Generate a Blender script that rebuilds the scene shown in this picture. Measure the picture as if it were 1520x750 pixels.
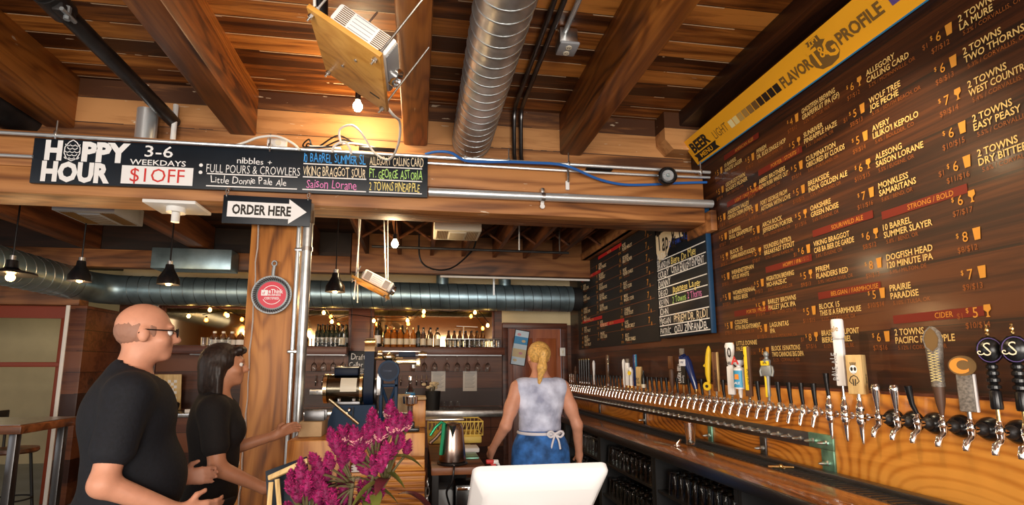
import bpy, bmesh, math, random
import numpy as np
from mathutils import Matrix, Vector, Euler
random.seed(7)
PI = math.pi
S = bpy.context.scene
COL = S.collection
for o in list(bpy.data.objects): bpy.data.objects.remove(o)

# ------------------------------------------------------------------ camera, world, lights, exposure
cd = bpy.data.cameras.new('camera'); cam = bpy.data.objects.new('camera', cd); COL.objects.link(cam)
cd.sensor_width = 36; cd.lens = 18.0; cd.shift_x = 0.01645; cd.shift_y = 0.0401; cd.clip_start = 0.02
cam.location = (0, 0, 1.5)
fwd = Vector((0.1455, 0.9788, 0.1420)); cam.rotation_euler = fwd.to_track_quat('-Z', 'Y').to_euler()
S.camera = cam
S.view_settings.view_transform = 'Standard'; S.view_settings.look = 'None'
S.view_settings.gamma = 1.0; S.view_settings.use_curve_mapping = False
S.view_settings.exposure = 0.27
w = bpy.data.worlds.new('world'); S.world = w; w.use_nodes = True
w.node_tree.nodes['Background'].inputs[0].default_value = (0.62, 0.66, 0.75, 1)
w.node_tree.nodes['Background'].inputs[1].default_value = 0.3
def area(name, loc, target, sx, sy, power, color):
    l = bpy.data.lights.new(name, 'AREA'); l.shape = 'RECTANGLE'; l.size = sx; l.size_y = sy; l.energy = power; l.color = color
    o = bpy.data.objects.new(name, l); COL.objects.link(o); o.location = loc
    o.rotation_euler = (Vector(target) - Vector(loc)).to_track_quat('-Z', 'Y').to_euler(); return o
area('assumed_front_daylight', (-2.4, -2.7, 1.70), (-0.6, 3.0, 2.4), 2.6, 1.6, 170, (1.0, 0.92, 0.82))  # unseen area light assumed as daylight behind the camera, no window built
area('added_right_fill_light', (0.7, -2.7, 1.60), (0.9, 3.0, 2.5), 2.2, 1.8, 190, (1.0, 0.92, 0.82))  # unseen fill added to brighten the right ceiling, wall and taps
area('added_side_light', (-6.6, 1.5, 1.9), (1.5, 3.0, 1.9), 2.6, 1.8, 30, (0.90, 0.94, 1.0))  # unseen daylight source added at the left, no window built there
def point(name, loc, power, color, r=0.03):
    l = bpy.data.lights.new(name, 'POINT'); l.energy = power; l.color = color; l.shadow_soft_size = r
    o = bpy.data.objects.new(name, l); COL.objects.link(o); o.location = loc; return o
def spot(name, loc, target, power, color, angle, blend=0.4, r=0.03):
    l = bpy.data.lights.new(name, 'SPOT'); l.energy = power; l.color = color; l.spot_size = math.radians(angle); l.spot_blend = blend; l.shadow_soft_size = r
    o = bpy.data.objects.new(name, l); COL.objects.link(o); o.location = loc
    o.rotation_euler = (Vector(target) - Vector(loc)).to_track_quat('-Z', 'Y').to_euler(); return o
WARM = (1.0, 0.62, 0.28)
spot('projector_beam', (-0.05, 2.12, 2.80), (2.2, 2.45, 2.10), 110, (1.0, 0.72, 0.40), 62, 1.0, 0.02)
spot('far_projector_beam', (-0.20, 4.75, 2.20), (2.2, 5.4, 2.2), 25, (1.0, 0.85, 0.7), 60, 0.8, 0.02)
spot('assumed_tap_spot', (1.62, 1.9, 3.42), (2.12, 2.15, 1.2), 75, (1.0, 0.78, 0.48), 75, 0.6, 0.03)  # unseen ceiling spot assumed above the near taps, without a fixture
spot('added_far_tap_spot', (1.0, 4.4, 2.85), (2.15, 4.3, 1.2), 35, (1.0, 0.78, 0.48), 80, 0.6, 0.03)  # unseen spot added to light the far taps, without a fixture
spot('assumed_bar_spot', (0.3, 1.7, 3.4), (-0.3, 3.4, 1.1), 60, (1.0, 0.85, 0.6), 60, 0.6, 0.03)  # spot assumed out of view, lights the order counter, no fixture built

# ------------------------------------------------------------------ materials
MT = {}
def mat(name, col=(.5, .5, .5), rough=.5, metal=0., emit=None, es=0., trans=0., ior=1.45, coat=0., spec=None, noise=None, bump=0.):
    if name in MT: return MT[name]
    m = bpy.data.materials.new(name); m.use_nodes = True; nt = m.node_tree; b = nt.nodes['Principled BSDF']
    b.inputs['Base Color'].default_value = (*col, 1); b.inputs['Roughness'].default_value = rough; b.inputs['Metallic'].default_value = metal
    b.inputs['Transmission Weight'].default_value = trans; b.inputs['IOR'].default_value = ior; b.inputs['Coat Weight'].default_value = coat
    if spec is not None: b.inputs['Specular IOR Level'].default_value = spec
    if emit: b.inputs['Emission Color'].default_value = (*emit, 1); b.inputs['Emission Strength'].default_value = es
    if noise:   # (scale, amount)
        tc = nt.nodes.new('ShaderNodeTexCoord'); n = nt.nodes.new('ShaderNodeTexNoise'); n.inputs['Scale'].default_value = noise[0]; n.inputs['Detail'].default_value = 6
        nt.links.new(tc.outputs['Object'], n.inputs['Vector'])
        r = nt.nodes.new('ShaderNodeValToRGB'); a = noise[1]
        r.color_ramp.elements[0].position = .3; r.color_ramp.elements[1].position = .7
        r.color_ramp.elements[0].color = (*[c * (1 - a) for c in col], 1); r.color_ramp.elements[1].color = (*[min(1, c * (1 + a)) for c in col], 1)
        nt.links.new(n.outputs['Fac'], r.inputs['Fac']); nt.links.new(r.outputs['Color'], b.inputs['Base Color'])
        if bump:
            bp = nt.nodes.new('ShaderNodeBump'); bp.inputs['Strength'].default_value = bump; bp.inputs['Distance'].default_value = .01
            nt.links.new(n.outputs['Fac'], bp.inputs['Height']); nt.links.new(bp.outputs['Normal'], b.inputs['Normal'])
    MT[name] = m; return m
def wood(name, dark, mid, light, axis='X', scale=1.0, stretch=14, rough=.5, plank=None, seam=None, seamw=.03, rings=0., bump=.25, flecks=0., coat=0., vary=.5, freq=95.):
    """Timber: grain stretched along an axis; plank=(axis, width) splits it into boards that differ in tone."""
    m = bpy.data.materials.new(name); m.use_nodes = True; nt = m.node_tree; N = nt.nodes.new; L = nt.links.new; b = nt.nodes['Principled BSDF']
    tc = N('ShaderNodeTexCoord'); vec = tc.outputs['Object']
    def mth(op, a, bb=None):
        n = N('ShaderNodeMath'); n.operation = op
        for i, v in enumerate((a, bb)):
            if v is None: continue
            if isinstance(v, (int, float)): n.inputs[i].default_value = v
            else: L(v, n.inputs[i])
        return n.outputs[0]
    rnd = None
    if plank:
        sp = N('ShaderNodeSeparateXYZ'); L(vec, sp.inputs[0]); q = mth('DIVIDE', sp.outputs[plank[0]], plank[1])
        fl = mth('FLOOR', q); fr = mth('FRACT', q)
        wn = N('ShaderNodeTexWhiteNoise'); wn.noise_dimensions = '1D'; L(fl, wn.inputs['W']); rnd = wn.outputs['Value']
        cb = N('ShaderNodeCombineXYZ'); k = mth('MULTIPLY', rnd, 37.); L(k, cb.inputs[0]); L(k, cb.inputs[1]); L(k, cb.inputs[2])
        va = N('ShaderNodeVectorMath'); va.operation = 'ADD'; L(vec, va.inputs[0]); L(cb.outputs[0], va.inputs[1]); vec = va.outputs[0]
    mp = N('ShaderNodeMapping'); L(vec, mp.inputs[0]); sc = [scale * stretch] * 3; sc['XYZ'.index(axis)] = scale; mp.inputs['Scale'].default_value = sc
    n1 = N('ShaderNodeTexNoise'); n1.inputs['Scale'].default_value = 1.; n1.inputs['Detail'].default_value = 8; n1.inputs['Roughness'].default_value = .62; n1.inputs['Distortion'].default_value = .7; L(mp.outputs[0], n1.inputs['Vector'])
    f = n1.outputs['Fac']
    mp2 = N('ShaderNodeMapping'); L(vec, mp2.inputs[0]); sc2 = [scale * stretch * .16] * 3; sc2['XYZ'.index(axis)] = scale * .5; mp2.inputs['Scale'].default_value = sc2
    n2 = N('ShaderNodeTexNoise'); n2.inputs['Scale'].default_value = 1.; n2.inputs['Detail'].default_value = 2; n2.inputs['Distortion'].default_value = .3; L(mp2.outputs[0], n2.inputs['Vector'])
    if rings:
        sn = mth('SINE', mth('MULTIPLY', n2.outputs['Fac'], freq)); sn = mth('MULTIPLY', mth('POWER', mth('ADD', mth('MULTIPLY', sn, .5), .5), 2.), rings)
        f = mth('SUBTRACT', mth('ADD', mth('MULTIPLY', f, .75), .22), sn)
    f = mth('ADD', f, mth('MULTIPLY', mth('SUBTRACT', n2.outputs['Fac'], .5), .7))
    if rnd: f = mth('ADD', f, mth('MULTIPLY', mth('SUBTRACT', rnd, .5), vary))
    r = N('ShaderNodeValToRGB'); e = r.color_ramp.elements; e[0].position = .30; e[0].color = (*dark, 1); e[1].position = .70; e[1].color = (*light, 1); x = e.new(.5); x.color = (*mid, 1)
    L(f, r.inputs['Fac']); col = r.outputs['Color']
    def mix(fac, c1, c2):
        n = N('ShaderNodeMix'); n.data_type = 'RGBA'; L(fac, n.inputs[0]); L(c1, n.inputs[6])
        if isinstance(c2, tuple): n.inputs[7].default_value = (*c2, 1)
        else: L(c2, n.inputs[7])
        return n.outputs[2]
    if seam and plank:
        s0 = mth('LESS_THAN', fr, seamw); n3 = N('ShaderNodeTexNoise'); n3.inputs['Scale'].default_value = 3.; n3.inputs['Detail'].default_value = 3; L(tc.outputs['Object'], n3.inputs['Vector'])
        k = mth('MULTIPLY', s0, mth('GREATER_THAN', n3.outputs['Fac'], .44)); col = mix(k, col, seam)
        s1 = mth('MULTIPLY', mth('GREATER_THAN', fr, 1 - seamw * .9), .85); col = mix(s1, col, (.012, .005, .002))
    if flecks:
        mp3 = N('ShaderNodeMapping'); L(tc.outputs['Object'], mp3.inputs[0]); s3 = [30.] * 3; s3['XYZ'.index(axis)] = 6.; mp3.inputs['Scale'].default_value = s3
        n4 = N('ShaderNodeTexNoise'); n4.inputs['Scale'].default_value = 1.; n4.inputs['Detail'].default_value = 5; L(mp3.outputs[0], n4.inputs['Vector'])
        n5 = N('ShaderNodeTexNoise'); n5.inputs['Scale'].default_value = 1.3; L(tc.outputs['Object'], n5.inputs['Vector'])
        k = mth('MULTIPLY', mth('GREATER_THAN', mth('ADD', n4.outputs['Fac'], mth('MULTIPLY', n5.outputs['Fac'], .35)), 1.02 - flecks), .75); col = mix(k, col, (.62, .50, .36))
    L(col, b.inputs['Base Color']); b.inputs['Roughness'].default_value = rough; b.inputs['Coat Weight'].default_value = coat; b.inputs['Coat Roughness'].default_value = .15
    bp = N('ShaderNodeBump'); bp.inputs['Strength'].default_value = bump; bp.inputs['Distance'].default_value = .006; L(f, bp.inputs['Height']); L(bp.outputs['Normal'], b.inputs['Normal'])
    MT[name] = m; return m
wood('ceiling_planks', (.040, .009, .001), (.22, .066, .010), (.55, .21, .040), 'X', .9, 16, .42, (1, .165), (.75, .55, .35), .045, 0, .35, .085, 0, .34)  # pale seam colour paints in the highlights along the plank grooves
wood('beam_wood', (.045, .012, .002), (.20, .058, .007), (.40, .14, .022), 'Y', .8, 22, .42, None, None, 0, .14, .35, .10)
wood('main_beam_wood', (.07, .021, .005), (.26, .095, .024), (.46, .20, .062), 'X', .6, 20, .55, None, None, 0, .16, .3, .12)
wood('ledger_wood', (.07, .022, .005), (.28, .11, .030), (.50, .24, .085), 'X', .9, 14, .55, (2, .19), (.05, .02, .01), .02, 0, .3, .14)
wood('post_wood', (.10, .028, .004), (.36, .125, .020), (.54, .22, .045), 'Z', .7, 18, .5, None, None, 0, .16, .3, .09)
wood('wall_boards', (.008, .0018, .0004), (.036, .0085, .0016), (.09, .024, .0042), 'Y', .9, 26, .5, (2, .28), (.012, .004, .002), .02, 0, .2, 0, .25, .25)
wood('back_wall_boards', (.03, .008, .004), (.085, .024, .010), (.15, .05, .02), 'X', .8, 18, .45, (2, .24), (.02, .006, .004), .02)
wood('tap_backboard', (.13, .026, .002), (.50, .17, .020), (.72, .31, .05), 'Y', .75, 9, .33, (2, 3.), None, .01, .15, .12, 0, .3, 0, 300.)
wood('counter_wood', (.05, .014, .004), (.20, .065, .016), (.36, .13, .032), 'Y', 1.0, 14, .16, None, None, 0, .12, .06, 0, .6)
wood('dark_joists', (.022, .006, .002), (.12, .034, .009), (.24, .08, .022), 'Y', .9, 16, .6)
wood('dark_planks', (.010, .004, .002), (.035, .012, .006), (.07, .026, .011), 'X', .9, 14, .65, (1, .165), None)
wood('header_wood', (.05, .016, .005), (.20, .075, .024), (.34, .15, .05), 'X', .7, 16, .55, None, None, 0, .1)
wood('shelf_wood', (.035, .009, .005), (.10, .028, .014), (.16, .05, .025), 'X', .9, 16, .4)
wood('door_wood', (.10, .018, .006), (.24, .055, .015), (.36, .10, .03), 'Z', .8, 14, .4)
wood('orange_wood', (.20, .055, .007), (.52, .19, .028), (.68, .31, .065), 'Z', 1.2, 14, .4, None, None, 0, .2)
wood('orange_wood_flat', (.20, .055, .007), (.54, .20, .028), (.72, .34, .07), 'X', 1.2, 14, .4, None, None, 0, .2)
wood('projector_board', (.40, .16, .02), (.62, .28, .045), (.74, .38, .08), 'X', 1.4, 12, .45, None, None, 0, .12)
wood('pale_wood', (.42, .26, .10), (.60, .42, .18), (.72, .54, .26), 'Z', 3, 10, .5)
wood('brown_wood', (.06, .02, .008), (.16, .06, .02), (.26, .11, .04), 'Z', 3, 10, .45)
wood('table_wood', (.05, .016, .006), (.17, .055, .018), (.28, .10, .035), 'X', 1, 12, .4)
mat('galvanised', (.58, .60, .60), .36, .85, noise=(9, .35)); mat('back_duct_metal', (.28, .40, .47), .38, .85, noise=(5, .3)); mat('duct_seam', (.62, .66, .68), .3, 1)
mat('dark_seam', (.12, .15, .17), .4, 1)
mat('chrome', (.82, .82, .82), .10, 1); mat('steel', (.55, .55, .54), .28, 1, noise=(20, .2)); mat('conduit_steel', (.72, .77, .80), .32, .75); mat('dark_steel', (.16, .16, .165), .35, 1)
mat('brass', (.75, .52, .22), .25, 1); mat('iron', (.05, .05, .052), .45, .6, noise=(40, .4)); mat('grey_iron', (.27, .29, .30), .5, .6)
mat('black_plastic', (.008, .008, .009), .25); mat('black_matt', (.012, .012, .013), .6); mat('black_pipe', (.022, .020, .020), .4, .3, noise=(8, .5))
mat('white_plastic', (.80, .80, .78), .35); mat('cream_plastic', (.72, .66, .52), .4); mat('grey_plastic', (.30, .31, .33), .4); mat('white_paint', (.75, .74, .72), .5)
mat('chalkboard', (.004, .009, .016), .45, noise=(3, .3)); mat('board_edge', (.01, .05, .12), .4); mat('chalk_white', (.85, .85, .85), .7); mat('chalk_blue', (.05, .35, .85), .7); mat('chalk_yellow', (.85, .70, .22), .7)
mat('chalk_green', (.45, .75, .20), .7); mat('chalk_pink', (.72, .22, .50), .7); mat('chalk_cream', (.85, .72, .50), .7); mat('chalk_navy', (.03, .08, .5), .7); mat('red_paint', (.62, .035, .03), .5); mat('sticker_red', (.60, .02, .05), .4)
mat('sign_yellow', (.82, .38, .015), .45); mat('sign_black', (.018, .014, .010), .5); mat('sign_brown', (.16, .085, .02), .5)
mat('sign_blue', (.02, .18, .35), .4); mat('purple', (.10, .06, .22), .5)
for i, c in enumerate([(.80, .70, .35), (.76, .62, .26), (.48, .30, .08), (.36, .21, .055), (.24, .13, .035), (.15, .075, .02), (.03, .015, .008), (.02, .01, .006), (.016, .009, .006), (.014, .008, .006)]): mat('shade_%d' % i, c, .5)
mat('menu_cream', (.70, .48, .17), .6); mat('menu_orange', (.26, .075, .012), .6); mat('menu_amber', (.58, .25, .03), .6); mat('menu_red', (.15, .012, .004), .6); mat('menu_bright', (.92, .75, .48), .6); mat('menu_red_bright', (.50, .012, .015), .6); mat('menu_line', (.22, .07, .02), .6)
mat('clear_glass', (.95, .97, .97), .02, trans=1., ior=1.35); mat('brown_glass', (.10, .035, .01), .08, coat=.5); mat('green_glass', (.012, .022, .018), .08, coat=.5); mat('amber_liquor', (.65, .22, .03), .1, trans=.6); mat('blue_glass', (.02, .04, .09), .1, coat=.5)
mat('mirror_glass', (.62, .40, .20), .06, 1); mat('cream_wall', (.62, .52, .32), .7, noise=(2, .12)); mat('amber_wall', (.60, .30, .05), .7)  # mirror_glass tint paints in the amber of the reflected room
mat('floor_concrete', (.16, .19, .21), .3, noise=(2, .3)); mat('paper', (.75, .74, .72), .7); mat('tan_card', (.52, .36, .19), .7, noise=(12, .15)); mat('red_trim', (.22, .035, .012), .45)
mat('bulb_white', (1, .9, .7), .4, emit=(1, .82, .5), es=60); mat('bulb_amber', (1, .6, .2), .4, emit=(1, .48, .10), es=30); mat('lamp_glow', (1, .7, .3), .4, emit=(1, .55, .16), es=14)
mat('lens', (.35, .45, .48), .05, .6, coat=1); mat('blue_cable', (.02, .12, .42), .4); mat('white_cable', (.80, .78, .72), .4); mat('navy_enamel', (.003, .009, .026), .5, spec=.25); mat('blue_enamel', (.004, .024, .062), .5, spec=.25)
mat('motor_metal', (.13, .115, .085), .22, 1); mat('machine_brass', (.78, .66, .42), .22, 1); mat('magenta', (.30, .006, .095), .75, noise=(60, .5)); mat('magenta_dark', (.15, .004, .055), .8, noise=(60, .5)); mat('pink_base', (.72, .36, .34), .8, noise=(60, .3))
mat('leaf_green', (.11, .12, .022), .5, noise=(20, .5)); mat('leaf_dark', (.09, .016, .02), .45, noise=(14, .5)); mat('stem_green', (.075, .06, .022), .6)
mat('skin', (.58, .27, .17), .5, noise=(30, .06)); mat('skin_tan', (.50, .22, .12), .5, noise=(30, .06)); mat('black_cloth', (.004, .005, .009), .85, noise=(90, .3), bump=.15); mat('black_knit', (.006, .004, .004), .85, noise=(90, .3), bump=.15); mat('khaki', (.22, .15, .09), .8, noise=(80, .15), bump=.15)
mat('hair_dark', (.018, .009, .006), .5, noise=(70, .5)); mat('hair_blonde', (.62, .36, .10), .5, noise=(70, .35)); mat('stubble', (.30, .15, .10), .6)
mat('tie_dye', (.52, .56, .80), .8, noise=(9, .45)); mat('denim', (.03, .13, .40), .8, noise=(14, .6)); mat('dark_trousers', (.015, .017, .025), .85); mat('dress_white', (.72, .70, .74), .8)
mat('kettle_steel', (.36, .27, .23), .26, 1); mat('green_plastic_and_sheen', (.02, .30, .14), .2, .5); mat('yellow_wire', (.70, .50, .10), .45); mat('poster_blue', (.05, .28, .60), .5); mat('poster_sky', (.55, .70, .85), .5); mat('poster_sand', (.62, .50, .30), .5); mat('poster_pink', (.60, .28, .35), .5)
mat('tap_white', (.78, .78, .80), .35); mat('tap_yellow', (.80, .55, .02), .35); mat('tap_blue', (.008, .022, .11), .22, coat=.6); mat('tap_grey', (.17, .145, .12), .45, noise=(120, .5)); mat('tap_brown', (.10, .05, .03), .5); mat('tap_orange', (.75, .27, .03), .4); mat('label_blue', (.04, .30, .55), .4); mat('green_tape', (.02, .42, .16), .35); mat('green_metal', (.20, .42, .32), .35, .8, noise=(14, .5))

# ------------------------------------------------------------------ mesh helpers
class MB:
    def __init__(s): s.v = []; s.f = []; s.mi = []; s.mats = []
    def mid(s, m):
        if m not in s.mats: s.mats.append(m)
        return s.mats.index(m)
    def add(s, vs, fs, m, M=None):
        n = len(s.v); i = s.mid(m)
        for p in vs: s.v.append((M @ Vector(p)) if M is not None else Vector(p))
        for f in fs: s.f.append([n + k for k in f]); s.mi.append(i)
        return s
    def box(s, c, d, m, bev=0.0, M=None):
        c = Vector(c); h = Vector(d) / 2; b = min(bev, min(h) * .95)
        if b <= 0:
            vs = [c + Vector((x * h.x, y * h.y, z * h.z)) for x in (-1, 1) for y in (-1, 1) for z in (-1, 1)]
            fs = [(0, 1, 3, 2), (4, 6, 7, 5), (0, 4, 5, 1), (2, 3, 7, 6), (0, 2, 6, 4), (1, 5, 7, 3)]
            return s.add(vs, fs, m, M)
        bm = bmesh.new(); bmesh.ops.create_cube(bm, size=1)
        for v in bm.verts: v.co = Vector((v.co.x * d[0], v.co.y * d[1], v.co.z * d[2])) + c
        bmesh.ops.bevel(bm, geom=bm.edges[:], offset=b, segments=2, affect='EDGES', profile=.5)
        bm.verts.index_update(); vs = [v.co.copy() for v in bm.verts]; fs = [[v.index for v in f.verts] for f in bm.faces]; bm.free()
        return s.add(vs, fs, m, M)
    def span(s, a, b, m, bev=0.0, M=None):
        a = Vector(a); b = Vector(b); return s.box((a + b) / 2, [abs(x) for x in (b - a)], m, bev, M)
    def tube(s, pts, r, m, n=10, cap=True, M=None, flat=1.0):
        pts = [Vector(p) for p in pts]; k = len(pts); rs = r if isinstance(r, (list, tuple)) else [r] * k
        vs = []; fs = []; up = None
        for i, p in enumerate(pts):
            t = (pts[min(i + 1, k - 1)] - pts[max(i - 1, 0)]).normalized()
            if up is None: up = Vector((0, 0, 1)) if abs(t.z) < .9 else Vector((1, 0, 0))
            a = t.cross(up)
            if a.length < 1e-5: a = t.orthogonal()
            a.normalize(); bb = a.cross(t).normalized(); up = bb
            for j in range(n):
                th = 2 * PI * j / n; vs.append(p + (a * math.cos(th) + bb * math.sin(th) * flat) * rs[i])
        for i in range(k - 1):
            for j in range(n): fs.append((i * n + j, i * n + (j + 1) % n, (i + 1) * n + (j + 1) % n, (i + 1) * n + j))
        if cap: fs.append(list(range(n))[::-1]); fs.append([(k - 1) * n + j for j in range(n)])
        return s.add(vs, fs, m, M)
    def lathe(s, prof, m, n=20, M=None, sx=1., sy=1.):
        vs = []; fs = []; k = len(prof)
        for (r, z) in prof:
            for j in range(n): th = 2 * PI * j / n; vs.append((r * math.cos(th) * sx, r * math.sin(th) * sy, z))
        for i in range(k - 1):
            for j in range(n): fs.append((i * n + j, i * n + (j + 1) % n, (i + 1) * n + (j + 1) % n, (i + 1) * n + j))
        if prof[0][0] > 1e-4: fs.append(list(range(n))[::-1])
        if prof[-1][0] > 1e-4: fs.append([(k - 1) * n + j for j in range(n)])
        return s.add(vs, fs, m, M)
    def prism(s, poly, d, m, M=None, z0=0.):
        n = len(poly); vs = [(x, y, z0) for x, y in poly] + [(x, y, z0 + d) for x, y in poly]
        fs = [list(range(n))[::-1], list(range(n, 2 * n))] + [(i, (i + 1) % n, n + (i + 1) % n, n + i) for i in range(n)]
        return s.add(vs, fs, m, M)
    def flat(s, poly, m, M=None, z=0.): return s.add([(x, y, z) for x, y in poly], [list(range(len(poly)))], m, M)
    def ball(s, c, r, m, n=14, M=None):
        r = r if isinstance(r, (tuple, list)) else (r, r, r); k = n // 2
        T = Matrix.Translation(c) @ Matrix.Diagonal((*r, 1)); T = (M @ T) if M is not None else T
        return s.lathe([(max(1e-5, math.sin(PI * i / k)), -math.cos(PI * i / k)) for i in range(k + 1)], m, n, T)
    def text(s, t, h, m, M, align='C', xs=1., bold=0., z=.0008, shear=0., fit=None):
        vs, fs, wd = glyphs(t, bold)
        k = h / CAP; fx = k * xs
        if fit and wd * fx > fit: fx = fit / max(wd, 1e-6)
        ox = {'C': -wd * fx / 2, 'L': 0, 'R': -wd * fx}[align]
        return s.add([(x * fx + ox + y * k * shear, y * k, z) for x, y in vs], fs, m, M)
    def hand(s, t, h, m, M, fit=None, xs=.8, bold=0., amp=1., z=.0008):
        x = 0.; items = []; rr = random.Random(hash(t) % 1000 if False else sum(map(ord, t)))
        for ch in t:
            if ch == ' ': x += .35 * xs; continue
            vs, fs, wd = glyphs(ch, bold); a = rr.uniform(-.12, .12) * amp; sc = rr.uniform(.88, 1.14); dy = rr.uniform(-.06, .08) * amp
            items.append(([((px * xs * sc) * math.cos(a) - py * sc * math.sin(a) + x, py * sc * math.cos(a) + px * xs * sc * math.sin(a) + dy) for px, py in vs], fs)); x += (wd * sc + .07) * xs
        k = h / CAP; kx = min(k, fit / x) if fit else k
        for vs, fs in items: s.add([(px * kx, py * k, z) for px, py in vs], fs, m, M)
        return s
    def build(s, name, parent=None, loc=None, sharp=35, noorigin=False):
        o0 = Vector(loc) if loc is not None else (parent_world(parent) if parent else Vector((0, 0, 0)))
        me = bpy.data.meshes.new(name); me.from_pydata([tuple(p - o0) for p in s.v], [], s.f)
        for m in s.mats: me.materials.append(MT[m])
        me.polygons.foreach_set('material_index', s.mi); me.polygons.foreach_set('use_smooth', [True] * len(s.f))
        me.update()
        try: me.set_sharp_from_angle(angle=math.radians(sharp))
        except Exception: pass
        o = bpy.data.objects.new(name, me); COL.objects.link(o)
        if parent: o.parent = parent
        if loc is not None and not parent: o.location = loc
        return o
def parent_world(p):
    v = Vector((0, 0, 0))
    while p: v += p.location; p = p.parent
    return v
_gl = {}
def glyphs(t, bold=0.):
    key = (t, bold)
    if key in _gl: return _gl[key]
    c = bpy.data.curves.new('t', 'FONT'); c.body = t; c.size = 1; c.resolution_u = 2; c.offset = bold; c.fill_mode = 'FRONT'
    o = bpy.data.objects.new('t', c); me = o.to_mesh()
    vs = [(v.co.x, v.co.y) for v in me.vertices]; fs = [list(p.vertices) for p in me.polygons]
    o.to_mesh_clear(); bpy.data.objects.remove(o); bpy.data.curves.remove(c)
    x0 = min((v[0] for v in vs), default=0); wd = max((v[0] for v in vs), default=.3) - x0
    _gl[key] = ([(x - x0, y) for x, y in vs], fs, wd); return _gl[key]
CAP = 1.; CAP = max(v[1] for v in glyphs('H')[0])
def tag(o, label=None, cat=None, group=None, kind=None):
    if label: o['label'] = label
    if cat: o['category'] = cat
    if group: o['group'] = group
    if kind: o['kind'] = kind
    return o
def thing(name, loc, label, cat, group=None):
    o = bpy.data.objects.new(name, None); COL.objects.link(o); o.location = loc; o.empty_display_size = .05; return tag(o, label, cat, group)
def struct(mb, name): return tag(mb.build(name), kind='structure')
def dup(root, loc=None, rotz=None, label=None):
    r = root.copy(); COL.objects.link(r)
    if loc is not None: r.location = loc
    if rotz is not None: r.rotation_euler = (0, 0, rotz)
    if label: r['label'] = label
    for ch in list(root.children):
        c = ch.copy(); COL.objects.link(c); c.parent = r
        for g in list(ch.children): d = g.copy(); COL.objects.link(d); d.parent = c
    return r
_ones = 'zeroth first second third fourth fifth sixth seventh eighth ninth tenth eleventh twelfth thirteenth fourteenth fifteenth sixteenth seventeenth eighteenth nineteenth'.split()
_tens = {2: ('twenty', 'twentieth'), 3: ('thirty', 'thirtieth'), 4: ('forty', 'fortieth'), 5: ('fifty', 'fiftieth'), 6: ('sixty', 'sixtieth'), 7: ('seventy', 'seventieth')}
def nth(n): return _ones[n] if n < 20 else (_tens[n // 10][1] if n % 10 == 0 else _tens[n // 10][0] + '-' + _ones[n % 10])
def frame(o, ex, ey):
    ex = Vector(ex).normalized(); ey = Vector(ey).normalized(); ez = ex.cross(ey)
    return Matrix(((ex.x, ey.x, ez.x, o[0]), (ex.y, ey.y, ez.y, o[1]), (ex.z, ey.z, ez.z, o[2]), (0, 0, 0, 1)))
def WR(y, z, x=2.237): return frame((x, y, z), (0, -1, 0), (0, 0, 1))       # lettering on the right wall
def FR(x, y, z): return frame((x, y, z), (1, 0, 0), (0, 0, 1))              # lettering facing the street side
def arc(c, r, a0, a1, n, ax='XZ'):
    out = []
    for i in range(n + 1):
        a = a0 + (a1 - a0) * i / n; p = [c[0], c[1], c[2]]; p['XYZ'.index(ax[0])] += r * math.cos(a); p['XYZ'.index(ax[1])] += r * math.sin(a); out.append(p)
    return out
def circ(r, n=24, cx=0, cy=0, ry=None): return [(cx + r * math.cos(2 * PI * i / n), cy + (ry or r) * math.sin(2 * PI * i / n)) for i in range(n)]
def smooth_path(P, n=8):
    P = [Vector(p) for p in P]; out = []
    for i in range(len(P) - 1):
        p0 = P[max(i - 1, 0)]; p1 = P[i]; p2 = P[i + 1]; p3 = P[min(i + 2, len(P) - 1)]
        for k in range(n):
            t = k / n; out.append(.5 * ((2 * p1) + (p2 - p0) * t + (2 * p0 - 5 * p1 + 4 * p2 - p3) * t * t + (3 * p1 - p0 - 3 * p2 + p3) * t ** 3))
    out.append(P[-1]); return out
RX = lambda a: Matrix.Rotation(a, 4, 'X')
RY = lambda a: Matrix.Rotation(a, 4, 'Y')
RZ = lambda a: Matrix.Rotation(a, 4, 'Z')
T = lambda *p: Matrix.Translation(p)

# ------------------------------------------------------------------ the room
struct(MB().span((-9.6, -3.1, -.1), (2.5, 9.6, 0), 'floor_concrete'), 'floor')
m = MB(); m.span((-7, -3.1, 3.56), (2.5, 3.9, 3.62), 'ceiling_planks'); struct(m, 'ceiling')
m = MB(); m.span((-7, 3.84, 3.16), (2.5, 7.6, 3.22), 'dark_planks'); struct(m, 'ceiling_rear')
m = MB(); m.span((2.24, -3.1, 0), (2.40, 7.6, 3.62), 'wall_boards'); struct(m, 'wall_right')
m = MB()   # back wall with door opening
m.span((-3.93, 7.4, 0), (1.20, 7.5, 2.34), 'back_wall_boards'); m.span((1.20, 7.4, 2.12), (2.3, 7.5, 3.2), 'cream_wall'); m.span((2.17, 7.4, 0), (2.3, 7.5, 2.12), 'back_wall_boards')
m.span((-3.93, 7.4, 2.34), (1.20, 7.5, 3.2), 'cream_wall'); struct(m, 'wall_back')
m = MB(); m.span((-7, -3.1, 0), (2.5, -3.0, 3.6), 'amber_wall'); struct(m, 'wall_front')
m = MB(); m.span((1.20, 7.34, 0), (1.28, 7.42, 2.06), 'shelf_wood', .006); m.span((2.09, 7.34, 0), (2.17, 7.42, 2.06), 'shelf_wood', .006); m.span((1.20, 7.34, 2.06), (2.17, 7.42, 2.14), 'shelf_wood', .006); struct(m, 'doorframe')
m = MB(); m.span((1.28, 7.43, .01), (2.09, 7.47, 2.06), 'door_wood')
for z0, z1 in ((.2, .95), (1.08, 1.92)):
    for x0, x1 in ((1.36, 1.66), (1.72, 2.02)): m.span((x0, 7.415, z0), (x1, 7.432, z1), 'door_wood', .012)
d = struct(m, 'door_1')
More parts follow.
